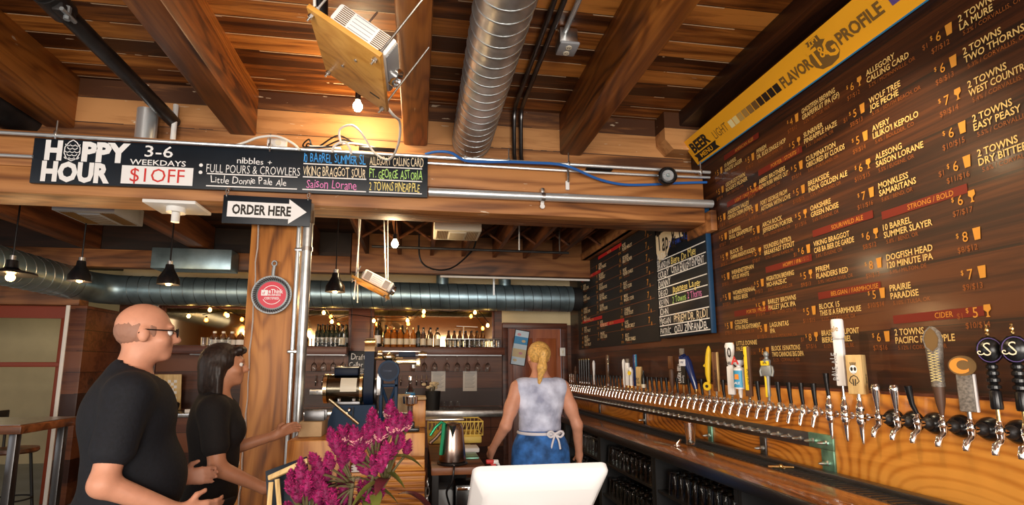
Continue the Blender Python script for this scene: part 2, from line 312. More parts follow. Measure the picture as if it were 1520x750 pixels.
m = MB(); m.tube([(2.04, 7.42, 1.0), (2.04, 7.36, 1.0)], .012, 'brass'); m.ball((2.04, 7.35, 1.0), .03, 'brass'); m.build('door_handle', d)
# main beam in two stacked timbers, the ledger wall above it, ceiling beams
m = MB(); m.span((-7, 3.57, 2.786), (2.18, 3.86, 3.03), 'main_beam_wood', .008); m.span((-7, 3.566, 2.605), (2.18, 3.86, 2.784), 'main_beam_wood', .010); struct(m, 'main_beam')
m = MB(); m.span((2.183, 3.50, 2.53), (2.235, 3.86, 2.69), 'main_beam_wood', .006); struct(m, 'beam_end_cleat')
m = MB(); m.span((-7, 3.83, 3.0), (2.24, 3.90, 3.56), 'ledger_wood'); struct(m, 'wall_above_beam')
m = MB(); m.prism([(1.93, 3.32), (2.0, 3.24), (2.235, 3.24), (2.235, 3.555), (1.93, 3.555)], .16, 'ledger_wood', Matrix(((1, 0, 0, 0), (0, 0, -1, 3.825), (0, 1, 0, 0), (0, 0, 0, 1)))); struct(m, 'beam_corbel')
for x1, z in ((-2.45, 3.175), (-1.232, 3.205), (.035, 3.205), (1.285, 3.205)):
    m = MB(); m.span((x1 - .185, -1.5, z), (x1, 3.85, 3.575), 'beam_wood', .022 if x1 > 0 else .012); struct(m, 'ceiling_beam')
m = MB(); m.span((2.06, -1.5, 3.44), (2.24, 3.83, 3.575), 'wall_boards', .01); struct(m, 'wall_trim')
m = MB(); m.span((-1.148, 3.60, 0), (-.848, 3.86, 2.606), 'post_wood', .012); struct(m, 'post_column')
m = MB(); rr = random.Random(3)
P = [(-1.098 + rr.uniform(-.006, .006), 3.597, z * .1) for z in range(1, 26)]
m.tube(P, [rr.uniform(.008, .016) for _ in P], 'white_paint', 6, flat=.35); struct(m, 'column_trim')
# rear room: joists with cross bridging, headers, big rear beams at the left
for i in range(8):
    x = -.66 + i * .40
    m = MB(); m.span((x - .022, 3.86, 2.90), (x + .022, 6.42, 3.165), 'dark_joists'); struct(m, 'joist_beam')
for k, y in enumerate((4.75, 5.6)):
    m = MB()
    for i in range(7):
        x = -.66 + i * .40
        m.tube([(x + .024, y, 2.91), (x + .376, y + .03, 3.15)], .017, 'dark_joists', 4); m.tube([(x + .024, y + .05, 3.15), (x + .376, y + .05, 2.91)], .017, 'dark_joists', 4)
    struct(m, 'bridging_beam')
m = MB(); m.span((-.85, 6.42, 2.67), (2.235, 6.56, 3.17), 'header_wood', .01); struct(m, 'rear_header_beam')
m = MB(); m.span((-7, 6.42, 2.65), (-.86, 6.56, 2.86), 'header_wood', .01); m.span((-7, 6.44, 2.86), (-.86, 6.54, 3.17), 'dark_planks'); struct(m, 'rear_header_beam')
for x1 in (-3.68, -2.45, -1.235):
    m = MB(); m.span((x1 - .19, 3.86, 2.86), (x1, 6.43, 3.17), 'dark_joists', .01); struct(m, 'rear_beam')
m = MB(); m.span((2.10, 3.87, 2.90), (2.235, 7.38, 2.985), 'header_wood', .008); struct(m, 'trim_1')
# opening to the next room at the left
m = MB(); m.span((-7, 6.46, 2.20), (-3.86, 6.64, 2.44), 'header_wood', .01); struct(m, 'opening_lintel')
m = MB(); m.span((-3.96, 6.48, 0), (-3.78, 7.45, 2.20), 'back_wall_boards', .008); m.span((-3.995, 6.47, 0), (-3.955, 6.50, 2.2), 'white_paint', .004); struct(m, 'opening_jamb')
m = MB(); m.span((-7, 6.62, 2.06), (-3.96, 6.66, 2.20), 'red_trim'); m.span((-7, 6.56, 1.50), (-3.97, 6.62, 1.555), 'red_trim', .006); m.span((-4.10, 6.58, 0), (-4.03, 6.66, 2.06), 'red_trim', .006); struct(m, 'opening_trim')
m = MB(); m.span((-9.5, 9.3, 0), (-3.9, 9.4, 3.2), 'cream_wall'); struct(m, 'wall_next_room')
m = MB(); m.span((-5.25, 9.2, 0), (-4.95, 9.3, 2.1), 'brown_wood', .01); m.span((-4.9, 9.24, 0), (-4.55, 9.3, 2.05), 'white_paint', .01); struct(m, 'door_2')
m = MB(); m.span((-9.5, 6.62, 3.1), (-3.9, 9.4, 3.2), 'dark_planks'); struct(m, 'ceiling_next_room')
m = MB(); m.span((-7.1, -3.1, 0), (-7.0, 6.5, 3.6), 'cream_wall'); struct(m, 'wall_left')
m = MB(); m.span((-9.6, 6.55, 0), (-9.5, 9.4, 3.2), 'cream_wall'); m.span((-9.5, 6.52, 0), (-7.0, 6.62, 3.2), 'cream_wall'); struct(m, 'wall_side_room')
point('added_next_room_light', (-5.8, 8.0, 2.6), 7, (1.0, .85, .55), .1)  # unseen point light added for the next room, no lamp built
m = MB(); m.span((-.93, 7.36, .95), (-.68, 7.41, 2.36), 'shelf_wood', .004); struct(m, 'trim_2')
m = MB(); m.span((-3.60, 7.37, 1.05), (-3.42, 7.41, 2.36), 'shelf_wood', .004); m.span((-3.74, 7.35, 1.9), (-3.66, 7.41, 2.36), 'pale_wood', .004); struct(m, 'trim_3')

# ------------------------------------------------------------------ ducts, pipes, conduits
def spiral_duct(name, path, r, label, mname, seam, pitch=.09, cat='duct', n=36, noseam=()):
    o = thing(name, path[0], label, cat)
    MB().tube(path, r, mname, n).build('duct_tube', o)
    m = MB()
    for a, b in zip(path[:-1], path[1:]):
        a = Vector(a); b = Vector(b); L = (b - a).length; d = (b - a) / L
        u = d.orthogonal().normalized(); v = d.cross(u); k = max(1, int(L / pitch))
        for i in range(k):
            c = a + d * (i + .5) * L / k
            ring = [c + (u * math.cos(t) + v * math.sin(t)) * (r + .001) + d * (t / (2 * PI) - .5) * pitch * .9 for t in [2 * PI * j / 28 for j in range(29)]]
            m.tube(ring, .0035, seam, 5, False)
    m.build('spiral_seam', o); return o
spiral_duct('spiral_duct', [(.378, -1.0, 3.26), (.378, 3.83, 3.26)], .150, 'large galvanized spiral duct running under the plank ceiling between two beams', 'galvanised', 'duct_seam', .092)
o = spiral_duct('exhaust_duct', [(-3.82 + .25, 6.9, 2.445), (2.10, 6.9, 2.445)], .180, 'long bluish metal duct running across the room above the back bar mirrors', 'back_duct_metal', 'dark_seam', .125)
MB().tube([(2.09, 6.9, 2.445), (2.23, 6.9, 2.445)], .165, 'black_matt', 24).build('end_cap', o)
for x in (.30, 1.16, -1.72): MB().tube([(x, 6.9, 2.55), (x, 6.9, 2.80)], .085, 'back_duct_metal', 18).build('branch_collar', o)
for x in (.98, -2.0): MB().span((x - .012, 6.71, 2.45), (x + .012, 6.73, 3.0), 'conduit_steel').build('hanger_strap', o)
P = [(-3.90, 3.95, 2.445), (-3.90, 6.30, 2.445)]
o = spiral_duct('branch_duct', P, .180, 'dark spiral duct at the left, coming forward from the elbow', 'back_duct_metal', 'duct_seam', .125)
E_ = [(-3.90 + .33 - .33 * math.cos(t), 6.57 + .33 * math.sin(t), 2.445) for t in [PI / 2 * i / 8 for i in range(9)]]
MB().tube([(-3.90, 6.30, 2.445)] + E_, .183, 'back_duct_metal', 30, False).build('elbow', o)
tag(MB().tube([(-6.5, 6.72, 2.53), (-4.13, 6.72, 2.53)], .055, 'galvanised', 16).build('thin_duct', loc=(-6.5, 6.72, 2.53)), 'thin galvanized pipe lying on the timber lintel at the left', 'duct')
o = tag(MB().span((-3.0, 6.15, 2.60), (-2.15, 6.40, 2.84), 'back_duct_metal', .01).build('duct_box', loc=(-2.6, 6.3, 2.7)), 'square sheet metal duct box above the long duct behind the two patrons', 'duct')
P = [(-1.80, -1.0, 3.27), (-1.80, 3.82, 3.27)]
o = thing('sprinkler_pipe', P[0], 'black iron pipe with a bolted coupling under the ceiling at upper left', 'pipe')
MB().tube(P, .046, 'black_pipe', 16).build('pipe', o)
m = MB(); m.tube([(-1.80, 2.50, 3.27), (-1.80, 2.64, 3.27)], .064, 'black_pipe', 18); m.tube([(-1.80, 2.48, 3.27), (-1.80, 2.50, 3.27)], .058, 'black_pipe', 18); m.build('coupling', o)
m = MB(); m.box((-1.755, 2.57, 3.222), (.05, .09, .045), 'black_pipe', .008); m.tube([(-1.73, 2.52, 3.205), (-1.73, 2.62, 3.205)], .011, 'grey_iron', 6); m.tube([(-1.735, 2.57, 3.18), (-1.735, 2.57, 3.25)], .014, 'grey_iron', 6); m.build('clamp_bolt', o)
o = thing('vent_stub', (-1.935, 3.74, 3.03), 'short galvanized vent pipe standing on the beam behind the black pipe', 'pipe')
MB().tube([(-1.935, 3.74, 3.03), (-1.935, 3.74, 3.30)], .066, 'conduit_steel', 20).build('pipe', o)
MB().tube([(-1.935, 3.74, 3.031), (-1.935, 3.74, 3.05)], .085, 'white_paint', 20).build('flange', o)
tag(MB().tube([(-1.775, 3.78, 3.031), (-1.775, 3.78, 3.38)], .018, 'white_plastic', 10).build('white_pipe', loc=(-1.775, 3.78, 3.2)), 'thin white plastic pipe standing on the beam beside the black pipe', 'pipe')
tag(MB().tube([(-2.78, 3.2, 3.22), (-2.78, 3.84, 3.22)], .13, 'black_pipe', 24).build('dark_duct', loc=(-2.78, 3.5, 3.22)), 'dark round duct half hidden behind the leftmost ceiling beam', 'duct')
# conduits along the beam
o = thing('conduit', (-4, 3.50, 2.995), 'thin steel conduit running the whole length of the beam, above the chalkboard sign', 'conduit')
MB().tube([(-5.5, 3.50, 2.965), (2.20, 3.50, 2.99)], .0115, 'conduit_steel', 10).build('pipe', o)
for x in (-2.336, -1.03, .30, .62, 1.07, 2.12):
    m = MB(); m.box((x, 3.50, 2.988), (.018, .034, .034), 'steel', .004); m.span((x - .006, 3.50, 3.0), (x + .006, 3.57, 3.012), 'steel'); m.tube([(x, 3.496, 2.95), (x, 3.496, 3.075)], .005, 'steel', 6); m.build('hanger_clip', o)
tag(MB().tube(smooth_path([(-.75, 3.545, 2.975), (-.2, 3.545, 2.955), (.6, 3.545, 2.955), (1.6, 3.54, 2.955), (2.22, 3.54, 2.965)]), .010, 'conduit_steel', 8).build('second_conduit', loc=(.6, 3.545, 2.95)), 'second thin conduit just below the long one, right half of the beam', 'conduit')
tag(MB().tube([(-6, 3.525, 2.815), (-2.47, 3.525, 2.835)], .011, 'conduit_steel', 8).build('left_conduit', loc=(-4, 3.525, 2.82)), 'thin conduit ending behind the left end of the happy hour board', 'conduit')
o = thing('steel_pipe', (.9, 3.525, 2.73), 'thick shiny steel conduit strapped to the beam right of the happy hour board', 'conduit')
MB().tube([(.046, 3.525, 2.729), (2.215, 3.525, 2.745)], .031, 'conduit_steel', 18).build('pipe', o)
for x in (.877,):
    m = MB(); m.tube([(x - .014, 3.525, 2.733), (x + .014, 3.525, 2.733)], .036, 'steel', 18); m.box((x, 3.541, 2.685), (.026, .006, .06), 'white_paint', .002); m.tube([(x, 3.536, 2.668), (x, 3.545, 2.668)], .018, 'white_paint', 12); m.box((x, 3.541, 2.782), (.026, .05, .04), 'steel', .004); m.build('strap', o)
tag(MB().tube(smooth_path([(.02, 3.60, 3.042), (.1, 3.54, 3.04), (.2, 3.475, 3.01), (.3, 3.467, 2.955), (.45, 3.467, 2.955), (.62, 3.467, 2.965), (.80, 3.467, 2.968), (.95, 3.467, 2.97), (1.08, 3.467, 2.95), (1.3, 3.52, 2.895), (1.5, 3.545, 2.872), (1.72, 3.555, 2.885), (1.95, 3.555, 2.91), (2.2, 3.555, 2.93)], 6), .010, 'blue_cable', 8).build('network_cable', loc=(1, 3.53, 2.95)), 'blue network cable draped along the beam under the conduits', 'cable')
tag(MB().tube([(1.075, 3.54, 2.97), (1.075, 3.53, 2.90), (1.08, 3.56, 2.87)], .011, 'steel', 8).box((1.076, 3.56, 2.845), (.03, .02, .07), 'white_paint', .006).build('cable_hook', loc=(1.075, 3.54, 2.9)), 'small steel hook with a white tip screwed to the beam below the blue cable', 'hook')
for xx, lab in ((.71, 'left one of the paired dark conduits running under the ceiling beside the duct'), (.765, 'right one of the paired dark conduits running under the ceiling beside the duct')):
    tag(MB().tube([(xx, -1., 3.53), (xx, 3.66, 3.53)] + [(xx, 3.66 + .1 * math.sin(t), 3.43 + .1 * math.cos(t)) for t in (PI / 6, PI / 3, PI / 2)] + [(xx, 3.76, 3.15), (xx, 3.72, 3.06), (xx - .06, 3.60, 3.01)], .017, 'dark_steel', 10).build('ceiling_conduit', loc=(xx, 2, 3.53)), lab, 'conduit', 'paired ceiling conduits')
o = thing('junction_box', (.865, 2.82, 3.52), 'galvanized outlet box with a round duplex socket under the ceiling beside the duct', 'outlet')
MB().box((.865, 2.82, 3.50), (.115, .11, .11), 'steel', .008).build('box', o)
m = MB(); m.box((.865, 2.80, 3.435), (.12, .13, .02), 'grey_plastic', .008, ); m.build('cover_plate', o)
for dy in (-.026, .03):
    m = MB(); m.tube([(.865, 2.80 + dy, 3.426), (.865, 2.80 + dy, 3.420)], .019, 'cream_plastic', 16); [m.box((.865 + s, 2.80 + dy, 3.4195), (.003, .010, .002), 'sign_black') for s in (-.006, .006)]; m.build('socket', o)
MB().tube([(.845, -1, 3.53), (.845, 2.80, 3.53)], .016, 'conduit_steel', 10).build('feed_conduit', o)
o = thing('wall_conduit', (-.81, 3.53, 0), 'two vertical steel conduits strapped beside the timber post', 'conduit')
MB().tube([(-.820, 3.54, 0), (-.820, 3.54, 2.62)], .0135, 'conduit_steel', 12).build('thin_pipe', o)
MB().tube([(-.757, 3.52, 0), (-.757, 3.52, 2.60)], .031, 'galvanised', 18).build('thick_pipe', o)
m = MB(); m.tube([(-.757, 3.52, 2.46), (-.757, 3.52, 2.55)], .038, 'steel', 18); m.tube([(-.757, 3.52, 2.27), (-.757, 3.52, 2.30)], .036, 'steel', 18); m.box((-.79, 3.54, 2.285), (.10, .03, .022), 'steel', .004); m.box((-.82, 3.54, 1.60), (.06, .03, .022), 'steel', .004); m.build('coupling', o)

# ------------------------------------------------------------------ signs and lettering
def sheet(mb, x0, y0, x1, y1, m, M, z=.0005): return mb.flat([(x0, y0), (x1, y0), (x1, y1), (x0, y1)], m, M, z)
def pen(mb, pts, wd, m, M, z=.0009):      # a painted stroke of constant width
    P = [Vector((*p, 0)) for p in pts]; vs = []; n = len(P)
    for i in range(n):
        t = (P[min(i + 1, n - 1)] - P[max(i - 1, 0)]).normalized(); q = Vector((-t.y, t.x, 0)) * wd / 2
        vs += [(P[i] + q), (P[i] - q)]
    return mb.add([(v.x, v.y, z) for v in vs], [(2 * i, 2 * i + 1, 2 * i + 3, 2 * i + 2) for i in range(n - 1)], m, M)
# happy hour chalkboard on the beam
tilt = math.atan2(.028, 2.52)
HM = T(-2.475, 3.528, 2.662) @ RY(-tilt) @ FR(0, 0, 0)
HW, HH = 2.515, .302
o = thing('chalkboard_sign', (-1.2, 3.55, 2.66), 'long black happy hour chalkboard fixed along the front of the timber beam', 'sign')
m = MB(); m.box((HW / 2, HH / 2, -.010), (HW, HH, .022), 'chalkboard', .003, HM); m.build('board', o)
m = MB(); z = .0022
m.text('H', .118, 'chalk_white', HM @ T(.070, .164, z), 'L', 1.0, .055, fit=.100)
m.text('PPY', .118, 'chalk_white', HM @ T(.285, .164, z), 'L', 1.0, .055, fit=.285)
m.text('HOUR', .118, 'chalk_white', HM @ T(.062, .022, z), 'L', 1.0, .055, fit=.40)
hop = [(0, .070), (.022, .055), (.044, .02), (.046, -.02), (.03, -.055), (0, -.072), (-.03, -.055), (-.046, -.02), (-.044, .02), (-.022, .055), (0, .07)]
HC = HM @ T(.228, .228, z); pen(m, hop, .006, 'chalk_white', HC)
for r_ in range(5):
    for c_ in range(3 - (r_ % 2)):
        cx = (c_ - (1 if r_ % 2 == 0 else .5)) * .028; cy = .042 - r_ * .022
        pen(m, [(cx + .015 * math.cos(t), cy + .013 * math.sin(t)) for t in [PI + PI * i / 6 for i in range(7)]], .005, 'chalk_white', HC)
m.text('3-6', .076, 'chalk_white', HM @ T(.745, .208, z), 'C', 1.25, .006)
m.text('WEEKDAYS', .036, 'chalk_white', HM @ T(.745, .150, z), 'C', 1.25, .010, fit=.36)
sheet(m, .53, .018, .965, .142, 'chalk_white', HM @ T(0, 0, z)); m.text('$1OFF', .092, 'red_paint', HM @ T(.748, .034, z + .0012), 'C', .9, .0, fit=.36)
for y in (.115, .165): m.flat(circ(.012, 14, 1.01, y), 'chalk_white', HM, z + .001)
m.hand('nibbles +', .040, 'chalk_white', HM @ T(1.235, .188, z), xs=1.1, fit=.27, amp=.5); m.text('FULL POURS & CROWLERS', .058, 'chalk_white', HM @ T(1.345, .118, z), 'C', .6, -.008, fit=.60)
m.hand('Little Donnie Pale Ale', .046, 'chalk_white', HM @ T(1.08, .045, z), fit=.55)
for (x0, x1, cols) in ((1.05, 1.63, (.105, .020)), (1.665, 2.09, (.205, .110, .020)), (2.11, 2.475, (.205, .110, .020))):
    for y in cols: sheet(m, x0, y, x1, y + .008, 'chalk_white', HM @ T(0, 0, z))
m.hand('10 BARREL SUMMER SL', .062, 'chalk_blue', HM @ T(1.665, .220, z), fit=.42); m.hand('VIKING BRAGGOT SOUR', .066, 'chalk_cream', HM @ T(1.665, .124, z), fit=.42); m.hand('Saison Lorane', .062, 'chalk_pink', HM @ T(1.69, .036, z), fit=.34)
m.hand('ALLEGORY CALLING CARD', .064, 'chalk_cream', HM @ T(2.11, .222, z), fit=.375); m.hand('FT. GEORGE ASTORIA', .062, 'chalk_green', HM @ T(2.11, .126, z), fit=.37); m.hand('2 TOWNS PINEAPPLE', .060, 'chalk_yellow', HM @ T(2.11, .036, z), fit=.35)
tag(m.build('lettering', o), 'painted and chalked lettering')
# ORDER HERE arrow sign
OM = FR(-1.292, 3.47, 2.432) @ RZ(-.006)
o = thing('arrow_sign', (-1.01, 3.47, 2.43), 'black hanging sign with a white arrow reading order here', 'sign')
m = MB(); m.box((.278, .096, -.006), (.556, .192, .012), 'chalkboard', .004, OM); m.build('board', o)
m = MB(); m.flat([(.03, .045), (.415, .045), (.415, .012), (.53, .098), (.415, .182), (.415, .150), (.03, .150)], 'chalk_white', OM, .001); m.text('ORDER HERE', .062, 'sign_black', OM @ T(.245, .066, .001), 'C', .9, .035, fit=.37); m.build('arrow', o)
for x in (.02, .535):
    m = MB(); ring = [(x + .009 * math.cos(t), .215 + .016 * math.sin(t), -.004) for t in [2 * PI * i / 12 for i in range(13)]]; m.tube(ring, .003, 'steel', 6, M=OM); ring = [(x, .19 + .012 * math.cos(t), -.004 + .009 * math.sin(t)) for t in [2 * PI * i / 12 for i in range(13)]]; m.tube(ring, .003, 'steel', 6, M=OM); m.tube([(x, .228, -.004), (x, .245, -.01), (x, .25, -.07)], .004, 'steel', 6, M=OM); m.build('hook', o)
# frying pan with a red certificate disc on the post
PM = FR(-.973, 3.555, 1.975)
o = thing('frying_pan', (-.973, 3.56, 1.975), 'cast iron pan with a red round certified sticker hung on the timber post', 'pan')
m = MB(); m.lathe([(.001, -.002), (.095, -.002), (.102, -.006), (.118, .012), (.128, .012), (.130, .006), (.112, -.022), (.001, -.026)], 'grey_iron', 40, PM)
for k in range(48):
    t = 2 * PI * k / 48; m.tube([(.100 * math.cos(t), .100 * math.sin(t), -.002), (.122 * math.cos(t + .12), .122 * math.sin(t + .12), .012)], .0028, 'iron', 4, M=PM)
m.build('pan_body', o)
m = MB(); m.tube([(0, .124, 0), (0, .16, 0), (.004, .20, 0)], .011, 'grey_iron', 8, M=PM, flat=.6); m.tube([(.004 + .015 * math.cos(t), .213 + .017 * math.sin(t), 0) for t in [2 * PI * i / 14 for i in range(15)]], .006, 'grey_iron', 6, M=PM); m.build('handle', o)
m = MB(); m.flat(circ(.090, 40), 'sticker_red', PM, .001)
for a0, a1 in ((.16 * PI, .84 * PI), (1.16 * PI, 1.84 * PI)): pen(m, [(.062 * math.cos(t), .062 * math.sin(t)) for t in [a0 + (a1 - a0) * i / 16 for i in range(17)]], .004, 'chalk_white', PM, .0018)
sheet(m, -.068, -.006, -.026, .032, 'chalk_white', PM, .0018); m.hand('uf', .02, 'sticker_red', PM @ T(-.06, .004, .0022), fit=.03, bold=.01)
m.text('eThink', .026, 'chalk_white', PM @ T(-.022, .012, .001), 'L', 1, .02, fit=.092); m.text('BUSINESS', .013, 'chalk_white', PM @ T(-.022, -.006, .001), 'L', 1, .02, fit=.092); m.text('CERTIFIED', .014, 'chalk_white', PM @ T(0, -.030, .001), 'C', 1, .02, fit=.105)
tag(m.build('sticker', o), 'red round sticker with white lettering')
# yellow flavour sign leaning out from the right wall
lean = math.atan2(.125, .176)
YM = T(2.216, 3.69, 3.128) @ frame((0, 0, 0), (0, -1, 0), (-math.sin(lean), 0, math.cos(lean)))
YH = .216; YW = 3.3
o = thing('menu_header_sign', (2.22, 2.4, 3.13), 'long yellow beer menu and flavor profile sign leaning along the top of the right wall', 'sign')
m = MB(); m.box((YW / 2, YH / 2, -.006), (YW, YH, .012), 'sign_yellow', 0, YM); m.build('panel', o)
MB().box((YW / 2, -.004, -.010), (YW, .008, .02), 'sign_blue', 0, YM).build('blue_edge', o)
m = MB(); z = .001
m.text('BEER', .078, 'sign_black', YM @ T(.052, .092, z), 'L', 1, .045, fit=.235)
m.flat([(.030, .016), (.330, .016), (.308, .046), (.330, .076), (.030, .076), (.052, .046)], 'sign_black', YM, z); m.text('MENU', .034, 'sign_yellow', YM @ T(.18, .029, z + .001), 'C', 1.2, .015)
m.text('LIGHT', .064, 'sign_brown', YM @ T(.342, .076, z), 'L', .7, -.006, fit=.165)
for i in range(10): sheet(m, .532 + i * .0522, .070, .532 + i * .0522 + .045, .126, 'shade_%d' % i, YM, z + .0004)
m.text('FLAVOR', .062, 'sign_brown', YM @ T(1.068, .069, z), 'L', .9, .035, fit=.235)
LG = YM @ T(1.392, .106, z)
body = [(.030, .090), (.030, .060), (.075, .030), (.090, -.010), (.084, -.052), (.055, -.082), (0, -.092), (-.055, -.082), (-.084, -.052), (-.090, -.010), (-.075, .030), (-.030, .060), (-.055, .066), (-.045, .080), (-.055, .092)]
m.flat(body, 'sign_brown', LG, .0006)
m.text('T', .098, 'sign_yellow', LG @ T(-.050, -.056, .0004), 'C', .75, .02); m.text('&', .062, 'sign_yellow', LG @ T(.0, -.03, .001), 'C', .8, .012); m.text('G', .098, 'sign_yellow', LG @ T(.046, -.058, .0004), 'C', .72, .02)
for pts in ([(-.035, .062), (-.030, .086), (.012, .086), (.012, .06)], [(-.05, .06), (-.02, .06)], [(-.014, .06), (-.014, .078), (.0, .078)]): pen(m, pts, .008, 'sign_yellow', LG, .0012)
m.text('PROFILE', .062, 'sign_brown', YM @ T(1.495, .071, z), 'L', .9, .035, fit=.262)
for i, c in enumerate(('purple', 'shade_5', 'sign_blue')): sheet(m, 1.795 + i * .07, .070, 1.85 + i * .07, .126, c, YM, z)
m.build('lettering', o)
# projected beer menu on the right wall, its light painted as flat lettering
cols = [
 (3.367, 3.075, [('#', 'AMERICAN ALES'), ('10 BARREL', 'WHITE LAGER', 'BEND, OR', '5'), ('GEORGETOWN', "ROGER'S PILSNER", 'SEATTLE, WA', '5'), ('#', 'LIGHT / EASY / WHEAT'), ('ANDERSON VALLEY', 'CERVEZA CREMA (NITRO)', 'BOONVILLE, CA', '5'), ('10 BARREL', 'DULL GRAPEFRUIT', 'BEND, OR', '5'), ('BLOCK 15', 'GAMMA KNIGHTS KOLSCH', 'CORVALLIS, OR', '5'), ('WEIHENSTEPHAN', 'VITUS WHITE', 'GERMANY', '5'), ('WIDMER/PERENNIAL', 'WEISS BEER', 'PORTLAND, OR', '5'), ('#', 'PORTER / PALES'), ('COLDFIRE', 'CITRA ENLIGHTENMENT', 'EUGENE, OR', '5'), ('LITTLE DONNIE', 'PALE ALE', 'EUGENE, OR', '5')]),
 (3.000, 2.965, [('PFRIEM', 'DR. RUDI SINGLE HOP', 'HOOD RIVER, OR', '5'), ('#', 'PORTER / STOUTS'), ('ABBEY BROTHERS', 'FLOW PURR WHITE OUT', 'EUGENE, OR', '5'), ('FORT GEORGE FROM', 'ASTORIA WITH LOVE', 'ASTORIA, OR', '5'), ('ARCH ROCK', 'JEFFERSON PORTER', 'GOLD BEACH, OR', '5'), ('FOUNDERS (NITRO)', 'BREAKFAST STOUT', 'GRAND RAPIDS, MI', '5'), ('#', 'HOPPY / IPA'), ('MIGRATION BREWING', 'MO-HAZE-IC', 'PORTLAND, OR', '5'), ('BARLEY BROWNS', 'PALLET JACK IPA', 'BAKER CITY, OR', '5'), ('LAGUNITAS', 'IPA', 'PETALUMA, CA', '5'), ('BLOCK 15/NATIONS', 'TWO CANNONS BIG DIPA', 'CORVALLIS, OR', '6')]),
 (2.577, 3.035, [('GHOSTFISH BREWING', 'GRAPEFRUIT IPA (GF)', 'SEATTLE, WA', '4'), ('SUNRIVER', 'PINEAPPLE HAZE', 'SUNRIVER, OR', '5'), ('CULMINATION', 'OBSCURED BY CLOUDS', 'PORTLAND, OR', '5'), ('BREAKSIDE', 'INDIA GOLDEN ALE', 'PORTLAND, OR', '5'), ('OAKSHIRE', 'GREEN NOISE', 'EUGENE, OR', '5'), ('#', 'SOUR/WILD ALE'), ('VIKING BRAGGOT', 'CAB BA BIER DE GARDE', 'EUGENE, OR', '6'), ('PFRIEM', 'FLANDERS RED', 'HOOD RIVER, OR', '5'), ('#', 'BELGIAN / FARMHOUSE'), ('BLOCK 15', 'THIS IS A FARMHOUSE', 'CORVALLIS, OR', '5'), ('BRASSERIE DUPONT', 'BIERE DE MIEL', 'TOURPES, BE', '8')]),
 (2.130, 3.010, [('ALLEGORY', 'CALLING CARD', 'MCMINNVILLE, OR', '6'), ('WOLF TREE', 'JOE PECHE', 'SOUTH BEACH, OR', '5'), ('AVERY', "LILIKO'I KEPOLO", 'BOULDER, CO', '5'), ('ALESONG', 'SAISON LORANE', 'EUGENE, OR', '6'), ('MONKLESS', 'SAMARITANS', 'BEND, OR', '7'), ('#', 'STRONG / BOLD'), ('10 BARREL', 'SUMMER SLAYER', 'BEND, OR', '6'), ('DOGFISH HEAD', '120 MINUTE IPA', 'MILTON, DE', '8'), ('PRAIRIE', 'PARADISE', 'TULSA, OK', '5'), ('#', 'CIDER'), ('2 TOWNS', 'PACIFIC PINEAPPLE', 'CORVALLIS, OR', '6')]),
 (1.675, 2.985, [('2 TOWNS', 'LA MURE', 'CORVALLIS, OR', '6'), ('2 TOWNS', 'TWO THORNS', 'CORVALLIS, OR', '6'), ('2 TOWNS', 'WEST COUNTRY RED', 'CORVALLIS, OR', '7'), ('2 TOWNS', 'EASY PEASY', 'CORVALLIS, OR', '6'), ('2 TOWNS', 'DRY BITTERSWEET', 'CORVALLIS, OR', '6'), ('', '', '', '6'), ('', '', '', '8'), ('', '', '', '7'), ('', '', '', '5')]),
]
o = thing('painted_projection_menu', (2.237, 2.4, 2.4), 'wide beer menu of projected light painted as yellow lettering above the near taps', 'menu')
names = MB(); small = MB(); price = MB(); bars = MB()
def pint(mb, x, y, m, M): mb.flat([(x - .011, y), (x + .011, y), (x + .015, y + .05), (x - .015, y + .05)], m, M, .0006)
def goblet(mb, x, y, m, M): mb.flat([(x - .009, y), (x + .009, y), (x + .003, y + .006), (x + .003, y + .02), (x + .014, y + .03), (x + .012, y + .05), (x - .012, y + .05), (x - .014, y + .03), (x - .003, y + .02), (x - .003, y + .006)], m, M, .0006)
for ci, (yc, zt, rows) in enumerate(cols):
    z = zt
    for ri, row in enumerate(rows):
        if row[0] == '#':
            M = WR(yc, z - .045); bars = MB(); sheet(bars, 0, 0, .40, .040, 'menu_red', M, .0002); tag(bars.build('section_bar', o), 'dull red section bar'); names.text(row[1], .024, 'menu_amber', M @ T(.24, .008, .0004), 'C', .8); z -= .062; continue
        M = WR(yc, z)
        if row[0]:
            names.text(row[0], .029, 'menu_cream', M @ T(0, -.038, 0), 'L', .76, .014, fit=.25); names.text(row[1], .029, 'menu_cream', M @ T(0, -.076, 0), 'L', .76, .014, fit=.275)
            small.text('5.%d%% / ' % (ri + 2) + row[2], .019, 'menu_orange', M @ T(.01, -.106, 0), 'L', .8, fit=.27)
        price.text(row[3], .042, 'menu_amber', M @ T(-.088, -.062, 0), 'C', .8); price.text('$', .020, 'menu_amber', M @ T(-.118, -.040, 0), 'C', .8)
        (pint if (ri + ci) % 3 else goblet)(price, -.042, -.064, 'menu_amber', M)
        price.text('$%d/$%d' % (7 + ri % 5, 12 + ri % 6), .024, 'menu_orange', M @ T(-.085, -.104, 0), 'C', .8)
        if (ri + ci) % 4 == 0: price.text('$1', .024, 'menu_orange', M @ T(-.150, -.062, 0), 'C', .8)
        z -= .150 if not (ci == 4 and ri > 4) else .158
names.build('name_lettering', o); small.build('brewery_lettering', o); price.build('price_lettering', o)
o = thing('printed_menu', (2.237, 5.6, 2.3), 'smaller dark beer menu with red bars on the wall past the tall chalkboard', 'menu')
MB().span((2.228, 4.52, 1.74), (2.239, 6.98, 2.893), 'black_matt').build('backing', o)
txt = MB(); pr = MB(); br = MB(); ln = MB(); rr = random.Random(11)
